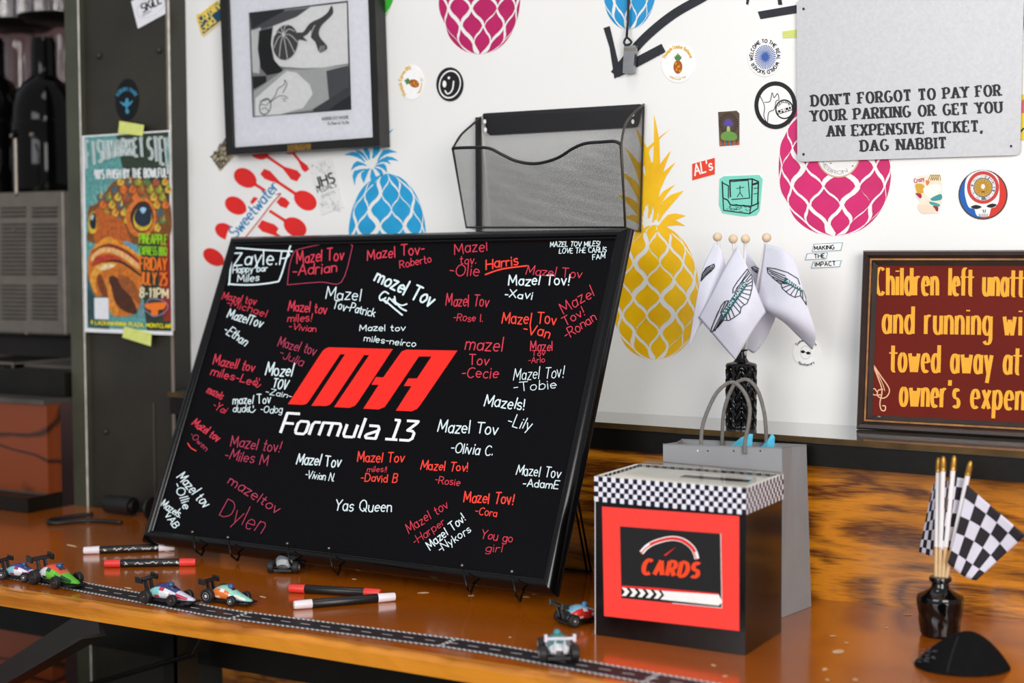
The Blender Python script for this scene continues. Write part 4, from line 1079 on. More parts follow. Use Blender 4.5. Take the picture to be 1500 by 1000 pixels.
a = Art(FP, .0022, .0001); a.stroke(spline([(206, 444), (206, 462), (213, 455), (225, 463), (240, 458), (246, 448), (238, 440), (220, 438), (213, 446), (206, 444)]), 1.1, ink('a890b8'), 0)
a.poly(spline([(214, 445), (242, 443), (240, 452), (232, 454), (231, 461), (222, 461), (221, 454), (215, 452)], True, 4), og, 1); a.build('grill_emblem', fp)
for s_, q in (('yellow tape piece holding the top edge of the fish poster', [(175, 177), (211, 183), (209, 199), (173, 195)]), ('yellow tape piece holding the bottom edge of the fish poster', [(182, 478), (222, 488), (221, 507), (179, 494)])):
    a = Art(FP, .0032); a.slab(q, tapey); a.build('tape_strip', None, s_, 'tape', 'yellow tape on the fish poster')

# ------------------------------------------------------------------ wire mesh wall pocket
wm = mesh_metal('wire_mesh', .0026, .15)
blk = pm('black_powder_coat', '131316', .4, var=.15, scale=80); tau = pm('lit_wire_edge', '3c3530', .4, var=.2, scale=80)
fh = empty('wall_pocket', onY(820, 332, -.03), 'black wire mesh file pocket hung on the wall behind the sign board', 'file holder')
Yb, Yt, Yl = -.004, -.085, -.052
B = lambda x, y: onY(x, y, Yb)
ft0, ft1, fb0, fb1 = onY(663, 217, Yt), onY(909, 208, Yt), onY(683, 333, Yl), onY(916, 333, Yl)
nf = (ft1 - ft0).cross(fb0 - ft0).normalized()
if nf.y > 0: nf = -nf
fpl = lambda x, y: onP(x, y, ft0, nf)
topw = spline([(663, 217), (690, 216), (716, 217), (735, 226), (757, 236), (785, 239.5), (815, 232), (840, 217), (858, 210), (880, 208), (900, 207), (909, 211)])
b = MB(); b.prism([B(*p) for p in rrect([(706, 166), (715, 198), (934, 186), (941, 152)], 5)], (0, .002, 0), blk)
b.build('back_plate', fh)
b = MB(); b.face([B(x, y) for x, y in ((706, 170), (720, 345), (938, 340), (942, 160))], wm); b.build('back_mesh', fh)
b = MB(); b.face([fpl(*p) for p in topw + [(916, 333), (683, 333)]], wm); b.build('front_mesh', fh)
sl = spline([(704, 172), (690, 184), (675, 198), (664, 216)]); sr = spline([(943, 153), (926, 168), (915, 185), (910, 211)])


def side(curve, bk, fr, nm):
    b = MB(); n_ = len(curve); pts = []
    for i, p in enumerate(curve):
        t_ = i / (n_ - 1); pts.append(onY(p[0], p[1], Yb + (Yt - Yb) * t_))
    pts += [fr, bk]; b.face(pts, wm); b.build(nm, fh); return pts[:-2]


Ls = side(sl, B(720, 345), fb0, 'side_mesh'); Rs = side(sr, B(938, 340), fb1, 'side_mesh')
b = MB(); b.face([fb0, fb1, B(938, 340), B(720, 345)], wm); b.build('bottom_mesh', fh)
b = MB(); b.tube([fpl(*p) for p in topw], .0022, blk, 8); b.build('front_wire', fh, smooth=True)
b = MB(); b.tube([fpl(663, 217), fb0, fb1, fpl(909, 211)], .0017, blk, 8); b.build('front_frame', fh, smooth=True)
b = MB(); b.tube(Ls, .0016, blk, 8); b.build('side_wire', fh, smooth=True)
b = MB(); b.tube(Rs + [fb1], .0017, tau, 8); b.tube([fb1, B(938, 340), B(943, 155)], .0015, tau, 8); b.build('side_wire', fh, smooth=True)
b = MB(); b.box(B(702, 200).x - .003, B(702, 200).x + .004, Yb - .006, Yb, B(720, 345).z, B(703, 172).z, blk); b.build('back_post', fh)
for px, py in ((710, 178), (711, 190), (927, 168), (927, 178)):
    a = Art(wallsurf(Yb), .0004); a.disc(px, py, 2.2, 3.4 if py in (190, 178) else 2.4, WH, 0); a.build('keyhole', fh)

# ------------------------------------------------------------------ sign-in board on its wire stands
BO = Vector((-1.53357, -.29018, .01555)); BA = Vector((.99891, -.04571, .00909)); BU = Vector((.01061, .41296, .91069)); BN = BA.cross(BU).normalized()
BW, BH = .6902, .4807
bd = empty('guest_sign_board', BO + BA * BW / 2, 'large black framed guest sign board covered in white and red handwritten greetings', 'sign board')
fblk = pm('glossy_black_frame', '050506', .16, var=.1, scale=40, spec=.42)
pblk = pm('black_poster', '08070a', .5, var=.15, scale=300, spec=.1)


def bp(x, y, d): return BO + BA * x + BU * y + BN * d


fw = .0178
prof_ = [(0, -.016), (0, -.0085), (.04, -.0062), (.13, -.0030), (.42, .0016), (.56, .0026), (.68, .0026), (.78, .0012), (.84, -.0004), (.9, -.0004), (1, -.004)]
cs = [(0, 0), (BW, 0), (BW, BH), (0, BH)]; ci = [(fw, fw), (BW - fw, fw), (BW - fw, BH - fw), (fw, BH - fw)]
for i in range(4):
    j = (i + 1) % 4; b = MB()
    for k_ in range(len(prof_) - 1):
        (t0, h0), (t1, h1) = prof_[k_], prof_[k_ + 1]
        q = [bp(*L_(cs[i], ci[i], t0), h0), bp(*L_(cs[j], ci[j], t0), h0), bp(*L_(cs[j], ci[j], t1), h1), bp(*L_(cs[i], ci[i], t1), h1)]
        b.add(q, [(0, 1, 2, 3)], fblk)
    b.face([bp(*cs[i], -.016), bp(*cs[j], -.016), bp(*ci[j], -.016), bp(*ci[i], -.016)], fblk)
    b.build('frame_rail', bd, smooth=45, weld=True)
b = MB(); b.prism([bp(fw - .004, fw - .004, -.0045), bp(BW - fw + .004, fw - .004, -.0045), bp(BW - fw + .004, BH - fw + .004, -.0045), bp(fw - .004, BH - fw + .004, -.0045)], -BN * .006, pblk)
panel = b.build('panel', bd)
BS = planesurf(bp(0, 0, -.0045), BN)
redp = ink('ff2a20', .5); wtp = ink('f2f5f5', .5)


def q7(*pts): return [(400 + x / 5.172, 480 + y / 5.172) for x, y in pts]


a = Art(BS, .0003)
a.poly(q7((112, 578), (355, 205), (378, 172), (400, 155), (425, 147), (908, 160), (645, 560), (620, 590), (580, 606), (462, 600), (728, 207), (690, 205), (455, 555), (430, 583), (400, 592), (290, 590), (545, 200), (510, 200), (275, 550), (255, 575), (225, 583)), redp, 0)
a.poly(q7((1010, 165), (1397, 172), (1115, 585), (1090, 615), (1050, 632), (930, 627), (1048, 442), (990, 440), (1025, 383), (1090, 383), (1200, 217), (1105, 217), (870, 565), (845, 600), (800, 618), (683, 612), (800, 432), (745, 430), (780, 372), (835, 375), (955, 205), (975, 178)), redp, 0)
tag(a.build('logo', bd), 'red slanted monogram')
# squared slanted title: strokes in a sheared grid
a = Art(BS, .0003)


def title(x, y):   # x in letters' own units, y 0..1
    return (408.7 + x * 194.5 / 100 + y * 10.4, 633.7 + x * 12.4 / 100 * 1.0 - y * 29.0)


for st in ([(1, 0), (1, 1), (10.5, 1)], [(1.4, .5), (8.5, .5)],
           [(11.6, .12), (11.6, .52), (13, .64), (18.4, .64), (19.6, .52), (19.6, .14), (18.2, .02), (13, .02), (11.6, .12)],
           [(22.6, 0), (22.6, .52), (23.8, .64), (28, .64)],
           [(30, 0), (30, .64), (42.6, .64), (43.8, .52), (43.8, 0)], [(37, .64), (37, 0)],
           [(48, .64), (48, .14), (49.2, .02), (55.6, .02)], [(56, .64), (56, 0)],
           [(60, 1), (60, 0)],
           [(64.6, .64), (71.4, .64), (72.6, .52), (72.6, .02), (65.4, .02), (64.4, .12), (65.2, .2), (72, .4)],
           [(81.8, 1), (85.6, 1), (85.6, .04)], [(79.8, .03), (89, .03)],
           [(90.4, .03), (97.6, .03), (99.6, .14), (99.6, .4), (98, .5), (94, .52), (99, .9), (99.6, 1), (91, 1)]):
    a.stroke([title(*p) for p in st], 4.4, wtp, 0, 3.8, rnd=False)
    for p in st[1:-1]: a.disc(*title(*p), 2.0, 1.9, wtp, 0, n=8)
tag(a.build('title_lettering', bd), 'white slanted lettering')

HW, HR, HB, HP = ink('dff0f4', .6), ink('d83a50', .6), ink('ff4436', .6), ink('b03a58', .6)
notes = [
 [('w', 2.2, 'Zayle.P', 342, 388.5, 421, 386, 20), ('w', 1.8, 'Happy bar', 341, 399.5, 391, 397, 9), ('w', 1.8, 'Miles', 348, 412, 379, 411, 10)],
 [('r', 2.0, 'Mazel Tov', 435, 385, 503, 381, 17), ('r', 1.9, '-Adrian', 429, 404, 493, 398, 15)],
 [('r', 1.9, 'Mazel Tov-', 538, 380.5, 621, 371, 15), ('r', 1.7, 'Roberto', 586, 392.5, 632, 384, 11)],
 [('w', 3.1, 'mozel Tov', 548, 411, 630, 449, 20)],
 [('w', 1.7, 'Mazel', 477, 437, 527.5, 440, 17), ('w', 1.6, 'Tov-Patrick', 487, 451, 548, 463.5, 12)],
 [('r', 1.6, 'Mazel tov', 325, 438, 374, 446, 11), ('r', 1.5, '-Michael', 331, 447, 389, 464, 10)],
 [('w', 1.8, 'MazelTov', 332.6, 464, 382, 480, 14), ('w', 1.6, '-Ethan', 327, 486, 358.5, 506, 14)],
 [('r', 1.8, 'Mazel tov', 422, 455, 478, 459, 14), ('r', 1.7, 'miles!', 421, 471, 456, 471, 11), ('r', 1.5, '-Vivian', 423.6, 482.5, 462.6, 486, 9)],
 [('p', 1.5, 'Mazel tov', 406.7, 506, 461, 520, 14), ('p', 1.3, '-Julia', 408, 521.5, 442, 536.5, 13)],
 [('r', 1.7, 'Mazell tov', 312, 533, 371.6, 544, 14), ('r', 1.6, 'miles-Leo', 308, 549, 376, 565, 12)],
 [('w', 2.1, 'Mozel', 388.5, 549, 427, 551, 18), ('w', 1.9, 'TOV', 399, 567, 420, 570, 14), ('w', 1.4, '-Zain-', 389, 577, 426, 583.5, 8)],
 [('w', 1.6, 'mazel Tov', 341, 592, 396, 590, 12), ('w', 1.5, 'dude   -Odog', 341, 603, 413, 605, 10)],
 [('r', 1.7, 'mazels', 302, 574, 324, 585, 11), ('r', 1.5, '-Yai', 311, 596, 328, 606, 11)],
 [('r', 1.8, 'Mazel tov', 281, 621, 317.6, 647, 12), ('p', 1.3, '-Owen', 277.7, 638, 301, 660, 8)],
 [('p', 1.6, 'Mazel tov!', 337.6, 653, 409, 662, 16), ('p', 1.5, '-Miles M', 329, 671, 391, 682, 14)],
 [('p', 1.6, 'mazeltov', 333, 707.6, 405, 752, 15), ('p', 1.3, 'Dylen', 321, 755, 382, 781, 26)],
 [('w', 1.8, 'Mazel tov', 259, 699, 299, 744, 15), ('w', 1.7, '-Ollie', 254.6, 710, 269.5, 746, 12)],
 [('w', 1.9, 'Mazels.', 234.7, 741, 263, 758, 11), ('w', 1.9, 'vAB', 241, 755, 255, 774, 11)],
 [('w', 1.7, 'Mazel tov', 526.6, 484, 593, 484.5, 9), ('w', 1.6, 'miles-neirco', 533, 499, 608, 508, 9)],
 [('r', 1.5, 'Mazel', 666, 372, 713.7, 367, 15), ('r', 1.4, 'tov.', 674, 386, 697, 386, 12), ('r', 1.5, '-Olie', 658, 402, 701.5, 405, 16)],
 [('b', 2.1, 'Harris', 712, 394, 759, 388, 14)],
 [('r', 1.4, 'Mazel Tov', 770, 402, 851.5, 407, 13)],
 [('w', 2.1, 'Mazel Tov!', 745, 418, 833, 417, 14), ('w', 2.1, '-Xavi', 739, 435, 778.7, 438, 11)],
 [('w', 1.4, 'MAZEL TOV MILES!', 806, 361.5, 878, 360, 7), ('w', 1.4, 'LOVE THE CARLIS', 819, 371, 888, 369, 7.2), ('w', 1.4, 'FAM', 868, 380, 886, 378, 7.2)],
 [('r', 1.6, 'Mazel Tov', 653, 447.5, 715, 449, 16), ('r', 1.5, '-Rose I.', 664, 469.5, 706.7, 471, 11)],
 [('b', 1.9, 'Mazel Tov', 735, 473, 814, 475, 16), ('b', 1.9, '-Van', 766, 487, 804, 494.5, 14)],
 [('r', 1.5, 'Mazel', 826, 460, 871, 433, 16), ('r', 1.5, 'Tov!', 828, 478, 857, 461, 13), ('r', 1.5, '-Ronan', 830, 497, 874, 468, 14)],
 [('r', 1.8, 'mazel', 681, 511, 735, 514, 19), ('r', 1.7, 'Tov', 687, 533.5, 715, 534, 15), ('r', 1.6, '-Cecie', 676, 553, 729, 553, 15)],
 [('r', 1.6, 'Mazel', 777, 514, 809, 513, 14), ('r', 1.4, 'Tov', 779.5, 521, 798, 520, 8), ('r', 1.3, '-Arlo', 774, 532, 798, 530, 9)],
 [('w', 1.3, 'Mazel Tov!', 752, 556, 825, 552.5, 17), ('w', 1.3, '-Tobie', 753, 574, 815, 568, 13)],
 [('w', 2.0, 'Mazels!', 709, 594, 767, 600, 16), ('w', 1.6, '-Lily', 743, 622, 776, 630, 17)],
 [('w', 2.0, 'Mazel Tov', 641, 632, 728, 636, 17), ('w', 1.7, '-Olivia C.', 660, 662, 721, 667, 15)],
 [('w', 2.0, 'Mazel Tov', 434, 679, 498, 684, 16), ('w', 1.6, '-Vivian N.', 446.6, 699, 488.6, 705, 11)],
 [('b', 1.8, 'Mazel Tov', 523.6, 676.5, 591, 677, 14), ('r', 1.3, 'miles!!', 537.6, 690.5, 566, 691, 8), ('b', 1.6, '-David B', 529, 704.5, 581, 706.5, 12)],
 [('b', 1.8, 'Mazel Tov!', 616, 688, 684.6, 690, 13), ('r', 1.6, '-Rosie', 637, 707, 673, 711, 10)],
 [('w', 1.6, 'Mazel Tov', 756, 695, 820, 699.5, 15), ('w', 1.9, '-AdamE', 766, 712, 817, 716, 11)],
 [('b', 2.0, 'Mazel Tov!', 679, 735.5, 751, 738.5, 16), ('b', 1.7, '-Cora', 696, 752.5, 727, 757, 11)],
 [('w', 1.8, 'Yas Queen', 490, 748, 573, 749, 16)],
 [('r', 1.3, 'Mazel tov', 599, 781, 657, 742, 13), ('r', 1.3, '-Harper', 608, 798, 652, 767, 11)],
 [('w', 1.7, 'Mazel Tov!', 630, 805, 682, 761, 12), ('w', 1.7, '-Nykors', 645, 809, 690, 778, 11)],
 [('r', 1.3, 'You go', 704, 788, 750, 794, 13), ('r', 1.3, 'girl', 711, 808, 735, 809, 11)],
]
inkc = {'w': HW, 'r': HR, 'b': HB, 'p': HP}
lines = {0: [('w', 2.4, [(428, 368), (385, 366), (345, 363), (341, 366), (336, 412), (338, 416), (370, 417), (403, 413), (410, 408), (419, 380), (426, 358)], 0)],
         1: [('p', 1.2, [(421, 417), (424, 390), (430, 371), (438, 365), (470, 358), (500, 355), (514, 358), (515, 366), (500, 413), (470, 413), (421, 417)], 0)],
         3: [('w', 2.4, [(569, 430), (563, 427), (556, 434), (558, 440), (565, 436)], 1), ('w', 2.2, [(560, 438), (566, 444), (570, 436), (580, 446), (578, 434)], 0), ('w', 2.6, [(564, 440), (578, 452), (589, 461)], 1), ('w', 2.6, [(576, 438), (586, 450), (595, 455)], 1), ('w', 2.2, [(578, 442), (588, 447), (596, 445)], 1)],
         9: [('r', 1.2, [(376, 553), (376, 556)], 0), ('r', 1.2, [(380, 554), (380, 557)], 0), ('r', 1.3, [(373, 559), (376, 567), (382, 563)], 1)],
         11: [('w', 1.4, [(366, 595), (366, 597)], 0), ('w', 1.4, [(371, 594), (371, 597)], 0), ('w', 1.5, [(364, 600), (369, 604), (374, 600)], 1)],
         13: [('b', 1.6, [(275, 649), (280, 656), (287, 660)], 1)],
         20: [('b', 2.2, [(711, 402), (735, 394), (772, 389)], 1)]}
for i, nt_ in enumerate(notes):
    a = Art(BS, .0005 + .00002 * (i % 9), .00006)
    for j, (c, w_, s_, x0, y0, x1, y1, h) in enumerate(nt_):
        a.text(s_, (x0, y0), (x1, y1), h, inkc[c], w_ * (.8 if h < 12 else .94), slant=.12, l=j, jit=.8, gap=2.0)
    for c, w_, pts, sm in lines.get(i, ()):
        a.stroke(spline(pts, False, 4) if sm or len(pts) > 5 else pts, w_, inkc[c], 2)
    a.build('handwritten_message', panel)

wire = pm('black_wire', '0e0e10', .35, metal=.5, var=.1, scale=100)
for n, (h0, h1, lab) in enumerate((((282, 779, 286, 806), (334, 787, 338, 813), 'black wire easel under the left end of the sign board'), ((421, 796, 424, 824), (482, 803, 487, 833), 'black wire easel under the middle of the sign board'),
                                   ((677, 828, 684, 861), (750, 837, 755, 870), 'black wire easel under the right end of the sign board'))):
    ez = empty('wire_easel', onP((h0[0] + h1[0]) / 2, h0[3], BO, BN), lab, 'easel', 'wire easels under the sign board')
    ez.location.z = 0; WORLD[ez] = Vector(ez.location); backs = []
    for hx0, hy0, hx1, hy1 in (h0, h1):
        t_ = onP(hx0, hy0, BO + BN * .0105, BN); bt = onP(hx1, hy1, BO + BN * .0105, BN); bt.z = max(bt.z, .0045)
        k0 = bp((t_ - BO).dot(BA), -.006, -.02); k0.z = .003; kt = bp((t_ - BO).dot(BA) + .03 * (1 if n < 2 else 1), .36, -.0205)
        b = MB(); b.tube([t_, bt.lerp(t_, .15), bt + (k0 - bt) * .1, k0], .0015, wire, 8); b.ball(t_, .0021, pm('wire_tip', '8a8378', .3, metal=.8), 8); b.build('hook', ez, smooth=True)
        b = MB(); b.tube([k0, kt], .0016, wire, 8); b.build('upright', ez, smooth=True); backs.append((k0, kt))
    (a0_, a1_), (c0_, c1_) = backs
    b = MB(); b.tube([a1_, c1_], .0016, wire, 8); b.build('cross_wire', ez, smooth=True)
    xo = .03
    for kt in (a1_, c1_):
        rt = kt.lerp(BO + BU * .30 + BA * (kt - BO).dot(BA) - BN * .0205, .6); ft = Vector((kt.x + xo, -.108, .002))
        if n == 2 and kt is c1_: rt = onP(843, 712, BO - BN * .022, BN); ft = onZ(868, 832, .002); ft.y = max(ft.y, -.0); ft = onY(866, 829, -.107); ft.z = .002
        b = MB(); b.tube([rt, ft], .0015, wire, 8); b.tube([ft, ft + Vector((-.07, -.003, 0))], .0015, wire, 8); b.build('rear_leg', ez, smooth=True)

# ------------------------------------------------------------------ markers
mblk = pm('marker_barrel', '141414', .35, var=.1, scale=100); mwh = pm('marker_cap_white', 'e4dde4', .4, var=.03); mrd = pm('marker_cap_red', 'e63a34', .4, var=.05)


def marker(p0, p1, capm, label, z0=0, z1=0, print_=True):
    r = .0056; A = onZ(p0[0], p0[1], r + z0); B_ = onZ(p1[0], p1[1], r + z1); A.z = r + z0; B_.z = r + z1
    o = empty('marker_pen', (A + B_) / 2 - Vector((0, 0, r)), label, 'marker', 'markers on the counter'); d = B_ - A
    def along(ts): return [A + d * t for t, _ in ts], [q * r for _, q in ts]
    b = MB(); ps_, rs_ = along([(.17, .9), (.175, .97), (.83, .97), (.835, .9)]); b.tube(ps_, rs_, mblk, 18); bar = b.build('barrel', o, smooth=40)
    for ts in ([(0, .6), (.004, .86), (.02, .92), (.172, 1), (.178, .96)], [(.822, .96), (.828, 1), (.98, .92), (.996, .86), (1, .6)]):
        b = MB(); ps_, rs_ = along(ts); b.tube(ps_, rs_, capm, 18); b.build('cap', o, smooth=40)
    if print_:
        vs = [v.co + WORLD[bar] for v in bar.data.vertices]; bv = BVHTree.FromPolygons(vs, [tuple(p.vertices) for p in bar.data.polygons])
        a = Art(meshsurf([bv], lambda x, y, l: onZ(x, y, r)), .0002, .00005); rq = random.Random(p0[0])
        ux, uy = (p1[0] - p0[0]), (p1[1] - p0[1]); mw = ink('d8d8d8')
        for (t0, t1) in ((.22, .25), (.33, .42), (.45, .58), (.64, .74), (.78, .81)):
            pts = [(p0[0] + ux * (t0 + (t1 - t0) * k / 8), p0[1] + uy * (t0 + (t1 - t0) * k / 8) + rq.uniform(-2.2, 2.2)) for k in range(9)]
            a.stroke(pts, .9, mw, 0)
        a.build('print', o)
    return o


marker((122, 806), (256, 801), mwh, 'white capped black marker lying behind the red one at the left')
marker((153, 825), (287, 823), mrd, 'red capped black marker lying in front of the white one at the left')
marker((424, 861), (558, 868.5), mrd, 'red capped black marker crossed by a white capped one', print_=False)
marker((430, 886), (579, 873.5), mwh, 'white capped black marker crossing the tip of a red one', 0, 0, False)

# ------------------------------------------------------------------ toy road
road = empty('toy_road', (-1.1, -.5, 0), 'black toy road strip with white chequered kerbs along the counter edge', 'toy track')
tar = pm('road_tape', '1c171c', .5, var=.2, scale=90); rw = ink('d9d6d6', .5)
cl = [(-2.3, -.47), (-1.62, -.487), (-1.46, -.492), (-1.455, -.494), (-1.20, -.516), (-1.16, -.517), (-1.155, -.515), (-.885, -.500), (-.88, -.499), (-.82, -.500), (-.62, -.517), (-.3, -.536)]


def cy_(x):
    for (x0, y0), (x1, y1) in zip(cl, cl[1:]):
        if x0 <= x <= x1: return y0 + (y1 - y0) * (x - x0) / (x1 - x0)
    return -.5


HWD = .0205
xs = [-2.3 + .01 * i for i in range(200)]
b = MB()
for x in xs[:-1]: b.face([(x, cy_(x) - HWD, .0004), (x + .01, cy_(x + .01) - HWD, .0004), (x + .01, cy_(x + .01) + HWD, .0004), (x, cy_(x) + HWD, .0004)], tar)
b.build('road_tape', road)
b = MB(); i = 0; x = -2.2
while x < -.335:
    for s_ in (-1, 1):
        for r_, hy in ((0, .0018), (1, .0013)):
            yo_ = s_ * (HWD - .0018 - r_ * .0031); xx = x + (r_ * .0034)
            b.face([(xx, cy_(xx) + yo_ - hy, .0006), (xx + .0040, cy_(xx) + yo_ - hy, .0006), (xx + .0040, cy_(xx) + yo_ + hy, .0006), (xx, cy_(xx) + yo_ + hy, .0006)], rw)
    x += .0068
b.build('kerb_checks', road)
b = MB(); x = -2.2
while x < -.335:
    b.face([(x, cy_(x) - .0008, .0006), (x + .0135, cy_(x) - .0008, .0006), (x + .0135, cy_(x) + .0008, .0006), (x, cy_(x) + .0008, .0006)], rw); x += .0275
b.build('centre_dashes', road)
b = MB()
for x in (-1.452, -1.162, -.882, -.63):
    for r_ in (0, 1):
        for k in range(5):
            y = cy_(x) - .0155 + k * .0068 + r_ * .0034; xx = x + r_ * .0034
            b.face([(xx, y, .0007), (xx + .0034, y, .0007), (xx + .0034, y + .0034, .0007), (xx, y + .0034, .0007)], rw)
b.build('finish_lines', road)

# ------------------------------------------------------------------ toy racing cars
tyre = pm('toy_tyre', '161517', .55, var=.15, scale=200); chas = pm('toy_chassis', '141416', .4, var=.1)
PAL = {}


def pl(c): return pm('toy_' + c, c, .28, var=.06, scale=150, coat=.4)


def toy_car(centre, yaw, cols, hubc, label, scale=1, wing=True, wingc='151517', big=0.0, helmet='2a4a78'):
    """cols: six paint colours of the shell from the tail to the nose: tail, flank, flank stripe, top, nose, stripe"""
    o = empty('toy_race_car', (0, 0, 0), label, 'toy car', 'toy race cars')
    S = scale
    def V(x, y, z): return (x * S, y * S, z * S)
    b = MB(); secs = [(-.024, .007, .006, .0125), (-.018, .011, .0055, .0185), (-.009, .0135, .005, .0232), (-.001, .0135, .005, .0245), (.006, .0130, .005, .0232), (.013, .0112, .005, .0200), (.021, .0090, .005, .0164), (.030, .0070, .005, .0132), (.038, .0055, .005, .0105), (.0445, .0028, .0056, .0082)]
    R_ = 14; vs = []
    for x, hw, z0, z1 in secs:
        for k in range(R_):
            t = 2 * PI * k / R_ - PI / 2; cx_, sx_ = math.cos(t), math.sin(t)
            y = hw * math.copysign(abs(cx_) ** .75, cx_) * (1 if sx_ < .2 else 1 - .28 * (sx_ - .2)); z = (z0 + z1) / 2 + (z1 - z0) / 2 * math.copysign(abs(sx_) ** .8, sx_); vs.append(V(x, y, z))
    i0 = len(b.v); b.v += [Vector(v) for v in vs]
    for i in range(len(secs) - 1):
        for k in range(R_):
            k2 = (k + 1) % R_; t = (k + .5) / R_; up = .34 < t < .66
            c = cols[0] if i == 0 else (cols[3] if up else (cols[5] if (i * 2 + k) % 5 == 0 else (cols[1] if i < 3 else (cols[2] if i < 5 else cols[4]))))
            if i >= 6: c = cols[5] if k in (4, 5, 9, 10) and i < 8 else cols[4]
            b.f.append([i0 + i * R_ + k, i0 + i * R_ + k2, i0 + (i + 1) * R_ + k2, i0 + (i + 1) * R_ + k]); b.m.append(b.mi(pl(c)))
    b.f += [[i0 + k for k in range(R_)][::-1], [i0 + (len(secs) - 1) * R_ + k for k in range(R_)]]; b.m += [b.mi(chas), b.mi(pl(cols[4]))]
    b.build('body', o, smooth=50)
    b = MB(); b.hexa([V(*p) for p in ((-.026, -.012, .003), (.034, -.009, .003), (.034, .009, .003), (-.026, .012, .003), (-.026, -.012, .0062), (.034, -.009, .0062), (.034, .009, .0062), (-.026, .012, .0062))], chas)
    b.hexa([V(*p) for p in ((.034, -.0135, .003), (.0455, -.012, .003), (.0455, .012, .003), (.034, .0135, .003), (.034, -.0135, .0048), (.0455, -.012, .0048), (.0455, .012, .0048), (.034, .0135, .0048))], chas)
    for x in (-.019, .0225): b.tube([V(x, -.017, .0075), V(x, .017, .0075)], .0011 * S, chas, 8)
    b.build('chassis', o)
    for x, r, wd in ((-.019, .0083 + big, .0085), (.0225, .0073, .007)):
        for s_ in (-1, 1):
            y0 = s_ * .0125; y1 = s_ * (.0125 + wd); b = MB()
            ys_ = [(r * .55, y1), (r * .86, y1), (r, y1 - s_ * .0012), (r, y0 + s_ * .0012), (r * .86, y0), (r * .3, y0)]
            pr = [(q_ * S, y * S) for q_, y in ys_]
            b.lathe(pr, V(x, 0, r), tyre, 22, 'y', None, True); wh_ = b.build('wheel', o, smooth=40)
            b = MB(); hp = pl(hubc)
            b.lathe([(r * .56 * S, (y1 - s_ * .0006) * S), (r * .5 * S, (y1 + s_ * .0002) * S), (r * .38 * S, (y1 - s_ * .001) * S), (r * .2 * S, (y1 + s_ * .0002) * S), (.0002 * S, (y1 + s_ * .0006) * S)], V(x, 0, r), hp, 14, 'y')
            b.build('hub', wh_, smooth=40)
    if wing:
        wm_ = pl(wingc); b = MB()
        for s_ in (-1, 1):
            b.hexa([V(*p) for p in ((-.0285, s_ * .005 - .001, .010), (-.022, s_ * .005 - .001, .010), (-.022, s_ * .005 + .001, .010), (-.0285, s_ * .005 + .001, .010), (-.033, s_ * .005 - .001, .0275), (-.027, s_ * .005 - .001, .0275), (-.027, s_ * .005 + .001, .0275), (-.033, s_ * .005 + .001, .0275))], wm_)
            b.hexa([V(*p) for p in ((-.0365, s_ * .0148 - .0016, .0245), (-.0255, s_ * .0148 - .0016, .0235), (-.0255, s_ * .0148 + .0016, .0235), (-.0365, s_ * .0148 + .0016, .0245), (-.0365, s_ * .0148 - .0016, .0325), (-.0255, s_ * .0148 - .0016, .0305), (-.0255, s_ * .0148 + .0016, .0305), (-.0365, s_ * .0148 + .0016, .0325))], wm_)
        b.hexa([V(*p) for p in ((-.036, -.014, .0265), (-.026, -.014, .0258), (-.026, .014, .0258), (-.036, .014, .0265), (-.036, -.014, .0292), (-.026, -.014, .0275), (-.026, .014, .0275), (-.036, .014, .0292))], wm_)
        b.build('rear_wing', o, bevel=.0006)
    b = MB(); b.ball(V(.0085, 0, .0228), .0042 * S, pl(helmet), 14); b.build('helmet', o, smooth=True)
    b = MB(); b.hexa([V(*p) for p in ((.0125, -.0045, .0188), (.0185, -.0035, .0158), (.0185, .0035, .0158), (.0125, .0045, .0188), (.0122, -.004, .0215), (.0165, -.003, .0178), (.0165, .003, .0178), (.0122, .004, .0215))], pl('10161e')); b.build('windscreen', o)
    o.location = centre; o.rotation_euler = (0, 0, yaw); WORLD[o] = Vector(centre)
    return o


def on_wheels(pr, pf, *args, **kw):
    """placed by where its two near wheels touch the counter"""
    A = onZ(*pr); B_ = onZ(*pf); d = B_ - A; yaw = math.atan2(d.y, d.x); S = max(.85, min(1.15, d.length / .0415)); kw['scale'] = S
    nx = Vector((-math.sin(yaw), math.cos(yaw), 0)); fx = Vector((math.cos(yaw), math.sin(yaw), 0))
    c = A + nx * .0172 * S + fx * .019 * S; c.z = .0007
    return toy_car(c, yaw, *args, **kw)


on_wheels((4, 850), (34, 853), ['c8dede', '7cc4cc', 'dfe3ea', '3a3f8a', 'e0dce8', 'b0305a'], 'c9c9cc', 'teal and purple toy race car at the far left end of the road')
on_wheels((50, 856), (80, 863), ['d8342a', 'e6e8ea', '6cc23a', 'e0523a', '58b82e', '2a4a30'], '2c2622', 'green nosed toy race car with black hubs on the left of the road')
on_wheels((213, 884), (251, 889), ['b23048', '86d0cc', 'dce2e8', '2c3474', 'cfd4e4', 'c0304c'], '4a3426', 'teal, white and purple toy race car with bronze hubs on the road')
on_wheels((304, 884), (338, 889), ['e8702a', 'e8742c', 'e8762e', '8fd0bc', '8fd2c4', 'efe6e0'], 'd2d2d4', 'orange toy race car with pale teal nose standing behind the road', big=.002, helmet='2c5a9c')
cF = onZ(416, 838); cF.z = .0005; cF += Vector((-.004, .012, 0))
toy_car(cF, .52 + PI / 2 - .1, ['a8acb0', '8a8e92', '7e8286', '6c7074', '8a8e92', 'b0b4b8'], 'a8aaae', 'grey wingless toy race car standing at the foot of the sign board', 1.0, False, helmet='c07a30')
